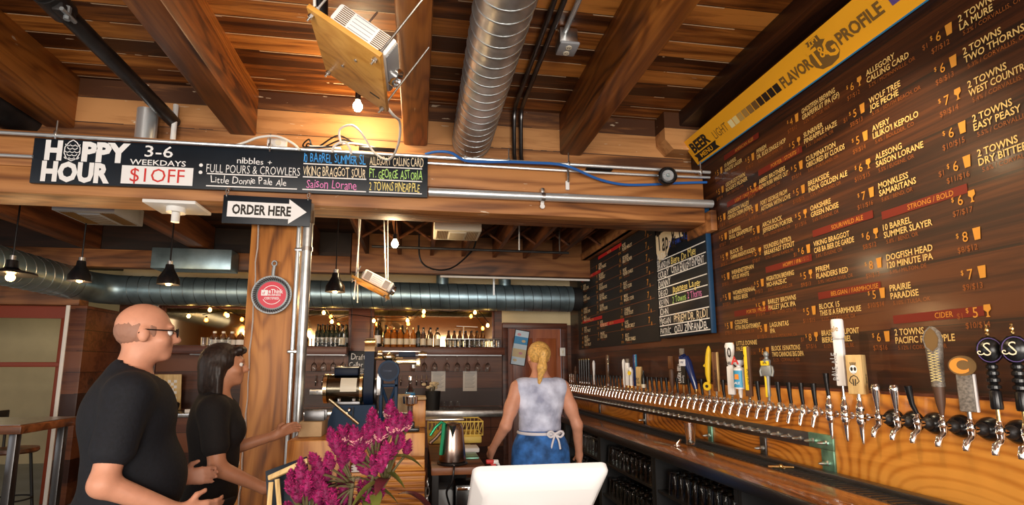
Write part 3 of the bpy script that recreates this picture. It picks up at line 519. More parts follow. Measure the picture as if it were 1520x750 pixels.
wordsA = ['BOLT', 'PILSNER', 'CHABLIS', 'MALBEC', 'RED BLEND', 'BRUT', 'ROSE', 'CIDER', 'MEAD', 'MERLOT', 'STOUT', 'PINOT']
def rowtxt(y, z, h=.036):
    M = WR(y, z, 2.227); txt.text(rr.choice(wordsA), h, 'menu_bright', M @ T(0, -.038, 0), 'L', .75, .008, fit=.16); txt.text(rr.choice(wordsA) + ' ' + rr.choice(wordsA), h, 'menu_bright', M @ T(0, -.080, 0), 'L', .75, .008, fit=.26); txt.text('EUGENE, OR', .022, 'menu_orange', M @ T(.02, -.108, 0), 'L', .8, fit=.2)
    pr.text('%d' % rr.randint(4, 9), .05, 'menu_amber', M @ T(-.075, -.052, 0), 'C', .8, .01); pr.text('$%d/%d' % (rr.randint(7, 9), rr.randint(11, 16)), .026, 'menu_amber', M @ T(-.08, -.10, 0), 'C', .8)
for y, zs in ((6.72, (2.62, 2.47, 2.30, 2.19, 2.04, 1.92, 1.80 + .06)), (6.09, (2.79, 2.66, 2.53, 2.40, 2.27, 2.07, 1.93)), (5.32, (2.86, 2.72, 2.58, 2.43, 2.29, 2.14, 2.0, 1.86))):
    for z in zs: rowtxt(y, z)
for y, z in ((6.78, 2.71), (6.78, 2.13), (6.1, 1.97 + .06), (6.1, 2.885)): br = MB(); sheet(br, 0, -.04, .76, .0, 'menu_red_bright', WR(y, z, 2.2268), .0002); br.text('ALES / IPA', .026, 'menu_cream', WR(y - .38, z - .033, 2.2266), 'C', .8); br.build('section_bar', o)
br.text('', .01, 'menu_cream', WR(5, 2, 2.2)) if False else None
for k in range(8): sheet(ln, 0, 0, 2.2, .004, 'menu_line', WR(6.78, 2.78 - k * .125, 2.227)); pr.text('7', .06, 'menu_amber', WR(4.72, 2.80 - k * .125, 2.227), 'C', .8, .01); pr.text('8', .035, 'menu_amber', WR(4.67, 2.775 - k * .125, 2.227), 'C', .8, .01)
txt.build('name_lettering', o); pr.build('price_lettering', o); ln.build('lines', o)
# chalkboard of staff picks on the right wall
CM = frame((2.195, 4.44, 1.757), (0, -1, 0), (0, 0, 1))
o = thing('staff_chalkboard', (2.2, 4.0, 1.757), 'tall chalkboard of handwritten picks on the right wall under the beam', 'chalkboard')
CW, CH = .845, 1.0
m = MB(); m.box((CW / 2, CH / 2, -.016), (CW, CH, .032), 'chalkboard', .003, CM); m.build('board', o)
MB().box((CW - .004, CH / 2, -.017), (.012, CH + .004, .040), 'board_edge', .002, CM).build('frame_edge', o)
m = MB(); z = .0008
m.flat([(.0, .97), (.55, .97), (.62, .92), (.50, .84), (.30, .86), (.20, .74), (.05, .70), (.0, .80)], 'chalk_cream', CM, z); m.hand('Tap & Growl', .16, 'sign_black', CM @ T(.03, .80, z), fit=.75, bold=.02)
m.hand('2 Towns La Mure', .055, 'chalk_navy', CM @ T(.25, .80, z), fit=.55, bold=.01)
rows = [('ALEXA', '', 'chalk_blue'), ('BRANDON', 'Biere De Miel', 'chalk_yellow'), ('COLBY', 'CITRA ENLIGHTENMENT', 'chalk_white'), ('DANNY', '', 'chalk_white'), ('DIEGO', 'Japanese Lager', 'chalk_yellow'), ('KEVIN', '2 Towns 2 Thorns', 'chalk_pink'), ('JOHN', '', 'chalk_white'), ('MEGAN', 'PFRIEM DR. RUDI', 'chalk_cream'), ('PATRIC', 'OZU ZINFANDEL', 'chalk_white')]
for i, (a, b, c) in enumerate(rows):
    y = .705 - i * .086 + .02; sheet(m, .0, y - .014, CW - .02, y - .005, 'chalk_white', CM, z); m.hand(a, .056, 'chalk_white', CM @ T(.01, y, z), fit=.24)
    if b and c == 'chalk_pink': m.hand('2 Towns', .056, 'chalk_green', CM @ T(.26, y, z), fit=.24); m.hand('2 Thorns', .06, c, CM @ T(.52, y + .004, z), fit=.22)
    elif b: m.hand(b, .062, c, CM @ T(.27, y + .002, z), fit=.53, bold=.006)
m.build('lettering', o)

# ------------------------------------------------------------------ ceiling fittings: projectors, lamps, vents, camera
def projector(name, C, tilt, L, Wd, label, rods, cat='projector', hole=True):
    """Projector lying on a tilted timber board that hangs on threaded rods."""
    o = thing(name, C, label, cat); M = T(*C) @ RY(tilt)
    m = MB(); m.box((0, 0, 0), (L, Wd, .022), 'projector_board', .002, M)
    for q in ((-.05, .05), (.04, -.08)): m.tube([(q[0] * L / .36, q[1], -.0113), (q[0] * L / .36, q[1], -.016)], .008, 'steel', 10, M=M)
    m.box((L * .33, Wd * .28, -.0115), (.055, .012, .001), 'black_matt', 0, M @ RZ(0)); m.build('shelf_board', o)
    pl, pw, ph = L * .80, Wd * .64, L * .27
    B = M @ T(L * .10, -Wd * .10, .011 + ph / 2 + .012)
    b = MB(); b.box((0, 0, 0), (pl, pw, ph), 'white_plastic', .016, B)
    b.build('housing', o)
    g = MB()
    for i in range(9):
        for (x0, x1) in ((-.42, -.22), (-.20, .18), (.20, .40)):
            g.box((pl * (x0 + x1) / 2, -pw / 2 - .0004, ph * (-.36 + i * .09)), (pl * (x1 - x0) * .94, .002, ph * .024 if x0 == -.2 else ph * .045), 'sign_brown' if x0 != -.2 else 'grey_plastic', 0, B) if (x0 != -.2 or i % 2 == 0) else None
    for i in range(6):
        for j in range(6): g.box((-pl / 2 - .0004, -pw * .3 + j * pw * .12, -ph * .3 + i * ph * .12), (.002, pw * .05, ph * .05), 'grey_plastic', 0, B)
    for i in range(7):
        for j in range(5): g.box((pl / 2 + .0006, -pw * .42 + j * pw * .085, ph * .36 - i * ph * .10), (.002, pw * .06, ph * .055), 'black_plastic', 0, B)
    g.build('vent_grille', o)
    l = MB(); LM = B @ T(pl / 2, pw * .22, 0) @ RY(PI / 2)
    l.box((pl / 2 + .0005, pw * .0, 0), (.004, pw * .90, ph * .86), 'grey_plastic', .001, B); l.lathe([(.001, .004), (ph * .30, .004), (ph * .36, .012), (ph * .40, .024), (ph * .44, .024), (ph * .44, -.01)], 'chrome', 26, LM); l.lathe([(.001, .014), (ph * .15, .012), (ph * .28, .004)], 'lens', 20, LM); l.build('lens_mount', o)
    for (x, y) in ((-1, -1), (1, -1), (-1, 1), (1, 1)):
        px, py = x * (L / 2 - .022), y * (Wd / 2 - .03)
        a = M @ Vector((px, py, -.045)); c = M @ Vector((px, py, rods))
        r = MB(); r.tube([a, c], .0052, 'steel', 8)
        for zz in (-.02, .02): r.tube([M @ Vector((px, py, zz - .007)), M @ Vector((px, py, zz + .007))], .012, 'steel', 6)
        r.build('threaded_rod', o)
    return o, M, B
# near projector: corner A(-.478,2.0,2.955) B(-.178,2.0,2.763) D(-.478,2.46,2.955)
o, M1, B1 = projector('projector', (-.328, 2.235, 2.870), math.atan2(.192, .300), .357, .475, 'white projector on a tilted timber board hung from the ceiling planks', .40)
m = MB(); m.tube([(-.47, 2.16, 3.56), (-.47, 2.16, 3.36), (-.45, 2.18, 3.20)], .016, 'black_plastic', 10); m.tube([(-.43, 2.14, 3.34), (-.43, 2.14, 3.20)], .04, 'black_plastic', 14); m.build('ceiling_mount', o)
tag(MB().tube([(-.52, 2.42, 3.56), (-.52, 2.42, 3.33), (-.515, 2.43, 3.25)], [.018, .018, .010], 'black_plastic', 10).tube([(-.52, 2.42, 3.33), (-.51, 2.44, 3.22), (-.505, 2.45, 3.13)], [.036, .028, .006], 'black_plastic', 14).build('track_lamp', loc=(-.52, 2.42, 3.56)), 'small black track lamp hanging behind the left edge of the near projector board', 'lamp')
tag(MB().tube(smooth_path([(-.22, 2.47, 2.84), (-.16, 2.55, 2.80), (-.13, 2.75, 2.85), (-.15, 3.0, 2.83), (-.22, 3.25, 2.84), (-.33, 3.40, 2.95), (-.42, 3.45, 3.10), (-.50, 3.50, 3.18), (-.58, 3.52, 3.15), (-.57, 3.56, 3.07), (-.50, 3.60, 3.09), (-.40, 3.65, 3.10), (-.33, 3.68, 3.096)], 7), .0075, 'white_cable', 8).build('white_flex_cable', loc=(-.3, 3.2, 3.0)), 'white looping power cable running from the near projector to the beam', 'cord')
tag(MB().tube(smooth_path([(-.46, 2.25, 3.02), (-.50, 2.22, 3.12), (-.49, 2.2, 3.3), (-.46, 2.18, 3.56)]), .007, 'white_cable', 8).build('projector_cable', loc=(-.49, 2.2, 3.2)), 'white cable rising from the back of the near projector to the ceiling', 'cable')
m = MB()
for dx in (0, .03, .06): m.tube(smooth_path([(-.42 - dx, 3.66, 3.10), (-.55 - dx, 3.64, 3.10 + dx), (-.70 - dx, 3.62, 3.045), (-.80, 3.60, 3.04 + dx), (-.76 - dx, 3.55, 3.02), (-.62, 3.54, 3.03)]), .006, 'black_plastic', 6)
tag(m.build('cable_tangle', loc=(-.6, 3.62, 3.04)), 'tangle of thin black cables lying on the beam left of the power supply', 'cable')
tag(MB().span((-.46, 3.62, 3.031), (-.20, 3.74, 3.085), 'black_plastic', .008).build('power_supply', loc=(-.33, 3.68, 3.03)), 'black flat power supply lying on top of the beam below the bright bulb', 'device')
tag(MB().span((-.80, 3.60, 3.031), (-.58, 3.72, 3.06), 'white_plastic', .006).build('network_switch', loc=(-.7, 3.66, 3.03)), 'flat white network box lying on the beam beside the cable tangle', 'device')
o = thing('conduit_box', (-1.03, 3.545, 2.90), 'small white electrical box on the conduit above the chalkboard sign', 'box')
MB().box((-1.0, 3.555, 3.035), (.13, .03, .07), 'white_paint', .006).build('box', o); MB().tube([(-.99, 3.541, 3.035), (-.99, 3.535, 3.035)], .02, 'cream_plastic', 12).build('knockout', o)
for k, P in enumerate(([(-1.30, 3.55, 2.99), (-1.20, 3.53, 3.02), (-1.10, 3.49, 3.045), (-.98, 3.47, 3.05), (-.88, 3.472, 3.01), (-.83, 3.475, 2.965)], [(-.62, 3.475, 2.96), (-.60, 3.47, 3.01), (-.54, 3.47, 3.04), (-.50, 3.47, 3.0), (-.49, 3.475, 2.955)])):
    tag(MB().tube(smooth_path(P), .008, 'white_cable', 8).build('white_cable', loc=P[2]), ('short white cable looping over the conduit at the small electrical box', 'short white cable looping down behind the chalkboard under the bulb')[k], 'cable')
def bulb(name, loc, label, em, r=.03, socket=True, power=0, group=None, up=.06):
    o = thing(name, loc, label, 'bulb', group); x, y, z = loc
    MB().lathe([(.001, -r * 1.1), (r * .6, -r * .95), (r, -r * .2), (r * .92, r * .4), (r * .5, r * 1.1), (r * .42, r * 1.5)], em, 16, T(*loc)).build('glass_bulb', o)
    if socket: MB().tube([(x, y, z + r * 1.3), (x, y, z + r * 1.3 + up)], [r * .62, r * .55], 'black_plastic', 12).build('socket', o)
    if power: point(name + '_light', (x, y, z - r * 1.8), power, (1, .72, .40) if em == 'bulb_white' else WARM, r)
    return o
o = bulb('bare_bulb', (-.465, 3.52, 3.335), 'bright bare bulb under the planks beside the near projector', 'bulb_white', .034, True, 13, None, .19)
m = MB(); m.tube([(-.465, 3.52, 3.555), (-.465, 3.52, 3.53)], .06, 'black_plastic', 16); m.build('ceiling_plate', o)
o2, M2, B2 = projector('projector', (-.445, 4.80, 2.225), math.atan2(.15, .30), .36, .32, 'smaller white projector on a tilted board hanging in the back room before the long duct', .12)
m = MB()
for x, y, tx in ((-.58, 4.68, -.54), (-.30, 4.68, -.36), (-.58, 4.93, -.60), (-.30, 4.93, -.33)): m.tube([(x, y, 2.10 + (.0 if x < -.5 else .06)), (tx, y, 3.16)], .006, 'white_cable', 6)
m.build('hanger_wire', o2)
o = bulb('bare_bulb', (-.232, 4.60, 2.60), 'bright bare bulb hanging in the back room above the far projector', 'bulb_white', .032, True, 14, None, .05)
MB().tube([(-.232, 4.60, 2.68), (-.232, 4.60, 3.16)], .006, 'black_plastic', 6).build('flex', o)
def pendant(loc, label, flat=False, r=.085):
    x, y, z = loc; o = thing('pendant_lamp', loc, label, 'lamp', 'dark metal pendant lamps')
    m = MB()
    if flat: m.lathe([(.17, -.005), (.165, .012), (.06, .035), (.045, .05), (.04, .11), (.001, .12)], 'black_plastic', 28, T(x, y, z)); m.lathe([(.166, -.003), (.05, .028), (.001, .03)], 'cream_plastic', 28, T(x, y, z))
    else: m.lathe([(r, -.05), (r * .95, .0), (r * .62, .05), (r * .40, .085), (r * .36, .12), (.001, .13)], 'black_plastic', 26, T(x, y, z)); m.lathe([(r * .97, -.048), (r * .9, .0), (r * .55, .05), (.001, .055)], 'brass', 26, T(x, y, z))
    m.build('lamp_shade', o)
    MB().tube([(x, y, z + .11), (x, y, 3.165)], .006, 'black_plastic', 6).build('cord', o)
    MB().tube([(x, y, z + .115), (x, y, z + .15)], .022, 'steel', 12).build('cap', o)
    MB().ball((x, y, z - .028 if not flat else z - .03), .032, 'lamp_glow', 14).build('glass_bulb', o)
    point('pendant_light', (x, y, z - .11), 9, WARM, .04)
pendant((-3.27, 4.6, 2.245), 'wide flat dark lamp with a glowing bulb at the left edge, before the timber lintel', True)
pendant((-2.765, 4.6, 2.245), 'dark bell lamp hanging in front of the duct elbow')
pendant((-2.09, 4.6, 2.235), 'dark bell lamp hanging before the long duct left of the timber post')
pendant((-1.27, 4.9, 2.20), 'dark bell lamp half hidden behind the left edge of the timber post')
pendant((-.735, 4.6, 2.20), 'dark bell lamp hanging right of the steel conduits beside the far projector')
# vents, plate, camera, rail
def vent(name, c, sx, sy, sz, label, mm='cream_plastic'):
    o = thing(name, c, label, 'vent'); x, y, z = c; MB().box((x, y, z + sz / 2), (sx, sy, sz), mm, .006).build('housing', o); m = MB()
    for i in range(7):
        for s in (-1, 1): m.box((x + s * (sx * .22 + i * sx * .035), y, z - .001), (sx * .014, sy * .8, .006), 'sign_brown')
    m.box((x, y, z - .004), (sx * .36, sy * .7, .008), mm, .002)
    for i in range(9): m.box((x, y - sy * .28 + i * sy * .07, z - .008), (sx * .32, sy * .02, .003), 'sign_brown')
    m.build('grille', o)
vent('ceiling_vent', (.325, 4.6, 2.70), .42, .36, .11, 'beige rectangular ceiling vent under the joists right of the far projector')
o = vent('ceiling_vent', (-2.58, 4.45, 2.69), .44, .42, .14, 'grey rectangular ceiling vent under the beam at the left', 'grey_plastic')
o = thing('detector_plate', (-1.66, 3.70, 2.60), 'white square plate with a small sensor under the beam, above the bald man', 'sensor')
MB().span((-1.83, 3.57, 2.580), (-1.50, 3.84, 2.604), 'white_plastic', .005).build('plate', o)
m = MB(); m.tube([(-1.665, 3.68, 2.582), (-1.665, 3.68, 2.545)], .06, 'white_plastic', 18); m.tube([(-1.665, 3.68, 2.55), (-1.665, 3.68, 2.48)], .026, 'white_plastic', 14); m.build('sensor', o)
o = thing('security_camera', (1.83, 3.545, 2.92), 'round black security camera on the beam near the right wall', 'camera')
CMt = T(1.82, 3.455, 2.918) @ RX(PI / 2) @ RY(-.15)
MB().lathe([(.001, -.022), (.06, -.022), (.07, -.010), (.070, .02), (.060, .034), (.050, .036), (.046, .024), (.001, .022)], 'black_plastic', 30, CMt).build('camera_body', o)
m = MB(); m.lathe([(.044, .024), (.040, .030), (.026, .028), (.001, .026)], 'grey_plastic', 24, CMt); m.lathe([(.016, .028), (.012, .036), (.001, .038)], 'lens', 18, CMt)
for k in range(10): m.ball((.033 * math.cos(k * .628), .033 * math.sin(k * .628), .030), .004, 'lens', 8, CMt)
m.build('lens_ring', o)
MB().tube([(1.825, 3.47, 2.945), (1.83, 3.568, 2.945)], .014, 'black_plastic', 10).build('mount_arm', o)
tag(MB().span((1.22, 3.52, 2.972), (1.42, 3.56, 2.985), 'black_plastic').box((1.30, 3.54, 2.99), (.04, .03, .03), 'black_plastic', .004).build('cable_bracket', loc=(1.3, 3.54, 2.98)), 'small black bracket on the conduit left of the security camera', 'bracket')
tag(MB().tube([(-.5, 5.3, 2.735), (1.6, 5.3, 2.735)], .014, 'black_pipe', 8).tube([(1.05, 5.3, 2.735), (1.05, 5.3, 3.16)], .008, 'white_paint', 6).tube([(1.5, 5.3, 2.735), (1.5, 5.3, 3.16)], .008, 'steel', 6).build('hanging_rail', loc=(.5, 5.3, 2.735)), 'thin black pipe hanging under the joists across the back room', 'pipe')
tag(MB().tube([(.25, 6.38, 2.63), (2.2, 6.38, 2.63)], .014, 'white_paint', 8).build('white_conduit', loc=(1.2, 6.38, 2.63)), 'thin white conduit along the rear header above the long duct', 'conduit')
tag(MB().tube(smooth_path([(-.02, 5.36, 2.90), (.0, 5.36, 2.62), (.15, 5.36, 2.52), (.35, 5.4, 2.56), (.55, 5.4, 2.75), (.60, 5.4, 2.9)]), .010, 'black_plastic', 6).build('hanging_cable', loc=(.2, 5.35, 2.6)), 'sagging dark cable between the joists and the rear header', 'cable')
tag(MB().span((2.226, 7.05, 2.78), (2.238, 7.3, 2.82), 'white_paint').build('wall_bracket', loc=(2.23, 7.2, 2.8)), 'pale metal bracket at the far top corner of the right wall', 'bracket') if False else None

# ------------------------------------------------------------------ right-hand bar: backboard, drip strip, counter, taps
TZ = 1.265
o = tag(MB().span((2.172, .9, .93), (2.2395, 7.33, 1.372), 'tap_backboard', .006).span((2.185, .9, 1.372), (2.2395, 7.33, 1.384), 'shelf_wood').build('tap_board', loc=(2.2, 4, .93)), 'wide orange grained plank behind the row of beer taps', 'board')
o = thing('drip_strip', (2.17, 5, 1.0), 'dark steel strip with a row of pointed nozzles below the beer taps', 'strip')
SY0 = 2.48
MB().span((2.160, SY0, 1.062), (2.1715, 7.30, 1.140), 'dark_steel', .002).build('strip_plate', o)
m = MB(); m.span((2.158, SY0, .936), (2.1712, SY0 + .085, 1.062), 'green_metal', .002); m.span((2.1585, SY0 - .002, 1.064), (2.1712, SY0 + .17, 1.142), 'green_metal', .002); m.build('end_plate', o)
for y in (3.02, 3.62, 4.75, 6.0): MB().span((2.159, y, .936), (2.1712, y + .055, 1.062), 'dark_steel' if y != 3.62 else 'green_metal', .002).build('drop_plate', o)
PEG = None
def peg(y, z):
    global PEG
    if PEG is None:
        m = MB(); M = RY(-PI / 2); m.lathe([(.014, .0), (.014, .010), (.008, .014), (.010, .030), (.009, .042), (.004, .058), (.001, .060)], 'steel', 10, M); PEG = m.build('nozzle', o, loc=None) if False else None
        me_o = m.build('nozzle', None, (0, 0, 0)); me_o.parent = o; PEG = me_o; p = me_o
    else: p = PEG.copy(); COL.objects.link(p)
    p.location = Vector((2.160, y, z)) - o.location
for i in range(50): peg(SY0 + .04 + i * .0925, 1.100)
for y in (SY0 + .042, 3.047, 3.647, 4.777): peg(y, .995)
# counter
o = thing('bar_counter', (1.9, 4, .86), 'long dark polished bar counter below the tap wall', 'counter')
MB().span((1.665, .9, .885), (2.165, 7.30, .928), 'counter_wood', .004).build('worktop', o)
MB().span((1.648, .9, .868), (1.664, 7.30, .930), 'dark_steel', .003).build('steel_edge', o)
m = MB(); m.span((1.98, .95, .9285), (2.13, 6.9, .9335), 'dark_steel')
for i in range(150): m.span((1.985, .96 + i * .04, .9336), (2.125, .972 + i * .04, .9366), 'black_matt')
m.build('drip_grate', o)
MB().span((2.10, .9, .9285), (2.156, 7.30, .958), 'dark_steel', .002).build('back_splash', o)
# under counter shelving bays
edges = [.9, 1.72, 2.62, 3.62, 4.75, 5.9, 7.2]
for i in range(len(edges) - 1):
    y0, y1 = edges[i] + .004, edges[i + 1] - .004
    o = thing('undercounter_shelf', (1.95, (y0 + y1) / 2, 0), 'dark open shelving unit under the bar, %s from the near end' % nth(i + 1), 'shelf', 'under counter shelving units')
    m = MB(); m.span((1.69, y0, 0), (2.19, y0 + .03, .866), 'black_matt'); m.span((1.69, y1 - .03, 0), (2.19, y1, .866), 'black_matt'); m.span((2.17, y0, 0), (2.19, y1, .866), 'black_matt'); m.span((1.69, y0, 0), (2.19, y1, .10), 'black_matt'); m.build('cabinet', o)
    for z in (.34, .62): MB().span((1.70, y0 + .03, z), (2.17, y1 - .03, z + .018), 'dark_steel').build('shelf_board', o)
    if i in (1, 2): 
        m = MB()
        for k in range(12): m.tube([(1.689, y0 + .015, .12 + k * .06), (1.685, y0 + .015, .12 + k * .06)], .004, 'steel', 6)
        m.build('shelf_pins', o)
def pint_mesh(mname='clear_glass'):
    m = MB(); m.lathe([(.001, .0), (.029, .0), (.031, .004), (.0375, .10), (.042, .148), (.0395, .148), (.035, .10), (.028, .012), (.001, .010)], mname, 18); return m
PINT = pint_mesh().build('pint_glass', None, (0, 0, 0)); PINT.location = (1.955, 3.22, .9295) if False else (1.80, 2.345, .9295)
# place the pint on the counter where the photo shows it
PINT.location = (1.995, 3.63, .9366); tag(PINT, 'tall empty pint glass standing alone on the dark bar counter', 'glass')
UP = PINT.copy(); UP.data = PINT.data.copy(); UP.data.transform(Matrix.Rotation(PI, 4, 'X')); UP.data.transform(T(0, 0, .148)); UPM = UP.data
n = 0
for (y0, y1, bay) in ((2.72, 3.56, 'second'), (3.70, 4.68, 'fourth'), (4.84, 5.8, 'fifth')):
    for zi, z in enumerate((.6385, .3585)):
        k = int((y1 - y0) / .086)
        for r_ in range(2):
            for i in range(k):
                g = bpy.data.objects.new('pint_glass', UPM); COL.objects.link(g); g.location = (1.755 + r_ * .09, y0 + i * .086 + .03, z)
                tag(g, 'upturned pint glass on the %s shelf under the bar, %s bay' % (('upper', 'lower')[zi], {'second': 'before the lone pint', 'fourth': 'past the lone pint', 'fifth': 'behind the bartender'}[bay]), 'glass', 'pint glasses under the bar, %s %s' % (bay, ('upper', 'lower')[zi]))
bpy.data.objects.remove(UP)
o = thing('tap_wrench', (1.86, 3.6, .93), 'small bright metal bar tool lying beside the lone pint glass', 'tool')
MB().box((1.86, 3.58, .938), (.03, .05, .016), 'chrome', .005).tube([(1.86, 3.58, .945), (1.88, 3.56, .985)], .008, 'chrome', 8).build('head', o); MB().tube([(1.83, 3.62, .936), (1.79, 3.80, .934)], .005, 'steel', 8).build('handle', o)
o = thing('brass_fitting', (2.02, 2.7, .94), 'small brass cross shaped fitting lying on the counter under the near taps', 'fitting')
MB().tube([(2.085, 2.69, .944), (1.965, 2.74, .944)], .007, 'brass', 8).build('bar', o); MB().ball((2.025, 2.715, .948), .013, 'brass', 10).tube([(2.02, 2.68, .944), (2.03, 2.75, .944)], .006, 'brass', 8).build('knuckle', o)
# taps -----------------------------------------------------------------
LX = 2.085                                        # axis of the handles, in front of the board
def tap_std(o, M):                                 # local: handle axis at origin, board towards +X, outlet towards -Z
    m = MB(); m.tube([(.087, 0, 0), (.012, 0, 0)], .011, 'steel', 12); m.tube([(.088, 0, 0), (.080, 0, 0)], .024, 'steel', 16); m.tube([(.045, 0, 0), (.025, 0, 0)], .017, 'chrome', 14); m.build('shank', o)
    m = MB(); m.lathe([(.001, -.022), (.013, -.02), (.017, -.008), (.017, .008), (.012, .018), (.014, .024), (.010, .034), (.006, .040), (.001, .041)], 'chrome', 16); m.build('tap_body', o)
    m = MB(); m.tube([(0, 0, -.006), (-.018, 0, -.030), (-.030, 0, -.075)], [.013, .011, .0085], 'chrome', 12); m.build('spout', o)
def tap_stout(o):
    m = MB(); m.tube([(.0885, 0, 0), (.0, 0, 0)], .010, 'steel', 12); m.tube([(.06, 0, 0), (.035, 0, 0)], .016, 'chrome', 12); m.build('shank', o)
    m = MB(); m.lathe([(.001, -.045), (.012, -.045), (.018, -.030), (.021, -.012), (.018, -.004), (.021, .0), (.021, .022), (.017, .028), (.019, .034), (.019, .05), (.012, .065), (.011, .09), (.001, .092)], 'chrome', 18); m.build('tap_body', o)
    m = MB(); m.lathe([(.004, -.125), (.006, -.12), (.011, -.06), (.012, -.04), (.001, -.04)], 'chrome', 12); m.build('spout', o)
def tap_ball(o):
    m = MB(); m.lathe([(.046, -.002), (.044, .012), (.034, .030), (.018, .042), (.001, .046)], 'black_plastic', 24, T(.087, 0, 0) @ RY(-PI / 2)); m.ball((.050, 0, 0), .026, 'iron', 16); m.build('flange', o)
    m = MB(); m.tube([(.04, 0, 0), (0, 0, 0)], .012, 'chrome', 12); m.lathe([(.001, -.026), (.011, -.024), (.013, -.006), (.016, .0), (.013, .008), (.015, .020), (.010, .026), (.008, .042), (.001, .044)], 'chrome', 16); m.build('tap_body', o)
    m = MB(); m.tube([(0, 0, -.018), (-.008, 0, -.034), (-.026, 0, -.044), (-.034, 0, -.066), (-.034, 0, -.078)], [.010, .011, .012, .011, .010], 'chrome', 12); m.build('spout', o)
def H_black(m, z0, h=.10, lean=0., r=.0115): m.tube([(0, 0, z0), (-lean, 0, z0 + h * .35), (-lean * 1.6, 0, z0 + h)], [r * .72, r * .8, r * 1.15], 'black_plastic', 12)
def H_chrome(m, z0): m.lathe([(.007, z0), (.009, z0 + .02), (.017, z0 + .085), (.019, z0 + .10), (.014, z0 + .115), (.001, z0 + .118)], 'chrome', 16)
def side(z0=0, y=0, x=-.02): return frame((x, y, z0), (0, -1, 0), (0, 0, 1))   # face turned to the room
TV = RZ(math.radians(-38))                          # handles are turned a little towards the drinkers
def h_s(m):
    m.lathe([(.008, .042), (.008, .10)], 'brass', 12); m.lathe([(.020, .09), (.022, .10), (.020, .165), (.018, .17)], 'black_plastic', 18)
    for i, z in enumerate((.185, .215, .245, .272)): m.lathe([(.010, z - .018), (.024 - .001 * i, z - .006), (.024 - .001 * i, z + .006), (.010, z + .018)], 'black_plastic', 18)
    m.lathe([(.001, -.062), (.022, -.055), (.042, -.03), (.048, 0), (.042, .032), (.022, .056), (.001, .062)], 'black_plastic', 24, T(0, 0, .345), sy=1.0, sx=.62)
    m.lathe([(.001, .408), (.008, .410), (.010, .418), (.006, .424), (.009, .432), (.007, .440), (.004, .446), (.006, .452), (.001, .458)], 'brass', 12)
    F = T(-.0300, -.004, .345) @ frame((0, 0, 0), (0, -1, 0), (0, 0, 1)); m.hand('S', .052, 'chalk_cream', F @ T(-.018, -.024, .002), amp=.2, bold=-.01); pen(m, [(-.03 + .012 * math.cos(t) * t / 5, -.008 + .012 * math.sin(t) * t / 5) for t in [i * .5 for i in range(13)]], .004, 'chalk_cream', F, .003)
    pen(m, circ(.040, 24, 0, 0, .052) + [(.040, 0)], .003, 'purple', F, -.006)
def h_c(m):
    m.lathe([(.008, .042), (.008, .07)], 'steel', 12); m.box((0, 0, .155), (.030, .055, .17), 'tap_grey', .006); m.box((-.002, -.031, .155), (.026, .008, .17), 'tap_white', .002)
    D = T(-.012, 0, .278) @ frame((0, 0, 0), (0, -1, 0), (0, 0, 1)); m.prism(circ(.046, 28), .016, 'sign_brown', D, -.008)
    pts = [(.036 * math.cos(t) - .006, .036 * math.sin(t)) for t in [.75 + i * .24 for i in range(21)]]; inn = [(.022 * math.cos(t) + .004, .022 * math.sin(t) + .003) for t in [.75 + i * .24 for i in range(21)]][::-1]
    k = len(pts); m.add([(x, y, .0088) for x, y in pts + inn], [(i, i + 1, 2 * k - 2 - i, 2 * k - 1 - i) for i in range(k - 1)], 'tap_orange', D)
def h_net(m):
    m.lathe([(.008, .042), (.012, .06), (.020, .10), (.026, .17), (.027, .185)], 'tap_brown', 18); m.lathe([(.029, .175), (.029, .195)], 'tap_grey', 20)
    m.lathe([(.028, .195), (.038, .36), (.040, .40), (.034, .43), (.016, .452), (.001, .46)], 'tap_grey', 20, sx=.7)
    S_ = side(.40, 0, -.029); pen(m, [(0, -.065), (-.026, -.04), (-.034, 0), (-.022, .034), (0, .056), (.022, .034), (.034, 0), (.026, -.04), (0, -.065)], .006, 'tap_grey', S_, .006); m.flat([(0, -.06), (-.024, -.038), (-.031, 0), (-.02, .032), (0, .052), (.02, .032), (.031, 0), (.024, -.038)], 'sign_brown', S_, .003)
    for i in range(11):
        for s in (-1, 1): pen(m, [(-s * .022, -.20 + i * .013), (s * .022, -.185 + i * .013)], .0025, 'shade_1', side(.40, 0, -.026), .003)
def h_block(m):
    m.lathe([(.008, .09), (.008, .115)], 'steel', 10); m.box((0, 0, .195), (.062, .072, .175), 'pale_wood', .002)
    F = side(.195, 0, -.0315); m.flat(circ(.017, 20, -.004, .022, .020), 'chalk_white', F, .0006)
    for x in (-.011, .004): m.flat(circ(.006, 12, x, .024, .009), 'sign_black', F, .0012)
    pen(m, [(-.014, .006), (.006, .006)], .002, 'sign_black', F, .0013); [pen(m, [(-.014 + i * .005, .041), (-.016 + i * .006, .054)], .003, 'sign_black', F, .001) for i in range(5)]
    for s in (-1, 1): pen(m, [(-.004, -.004), (-.004 + s * .014, -.012), (-.004 + s * .022, -.03), (-.004 + s * .010, -.042)], .004, 'sign_black', F, .001); pen(m, [(-.004 + s * .006, -.02), (-.004 + s * .004, -.05)], .005, 'sign_black', F, .001)
    m.hand('BIERE', .018, 'sign_black', frame((.008, -.0365, .135), (0, 0, 1), (-1, 0, 0)) @ T(.02, -.012, 0), fit=.09)
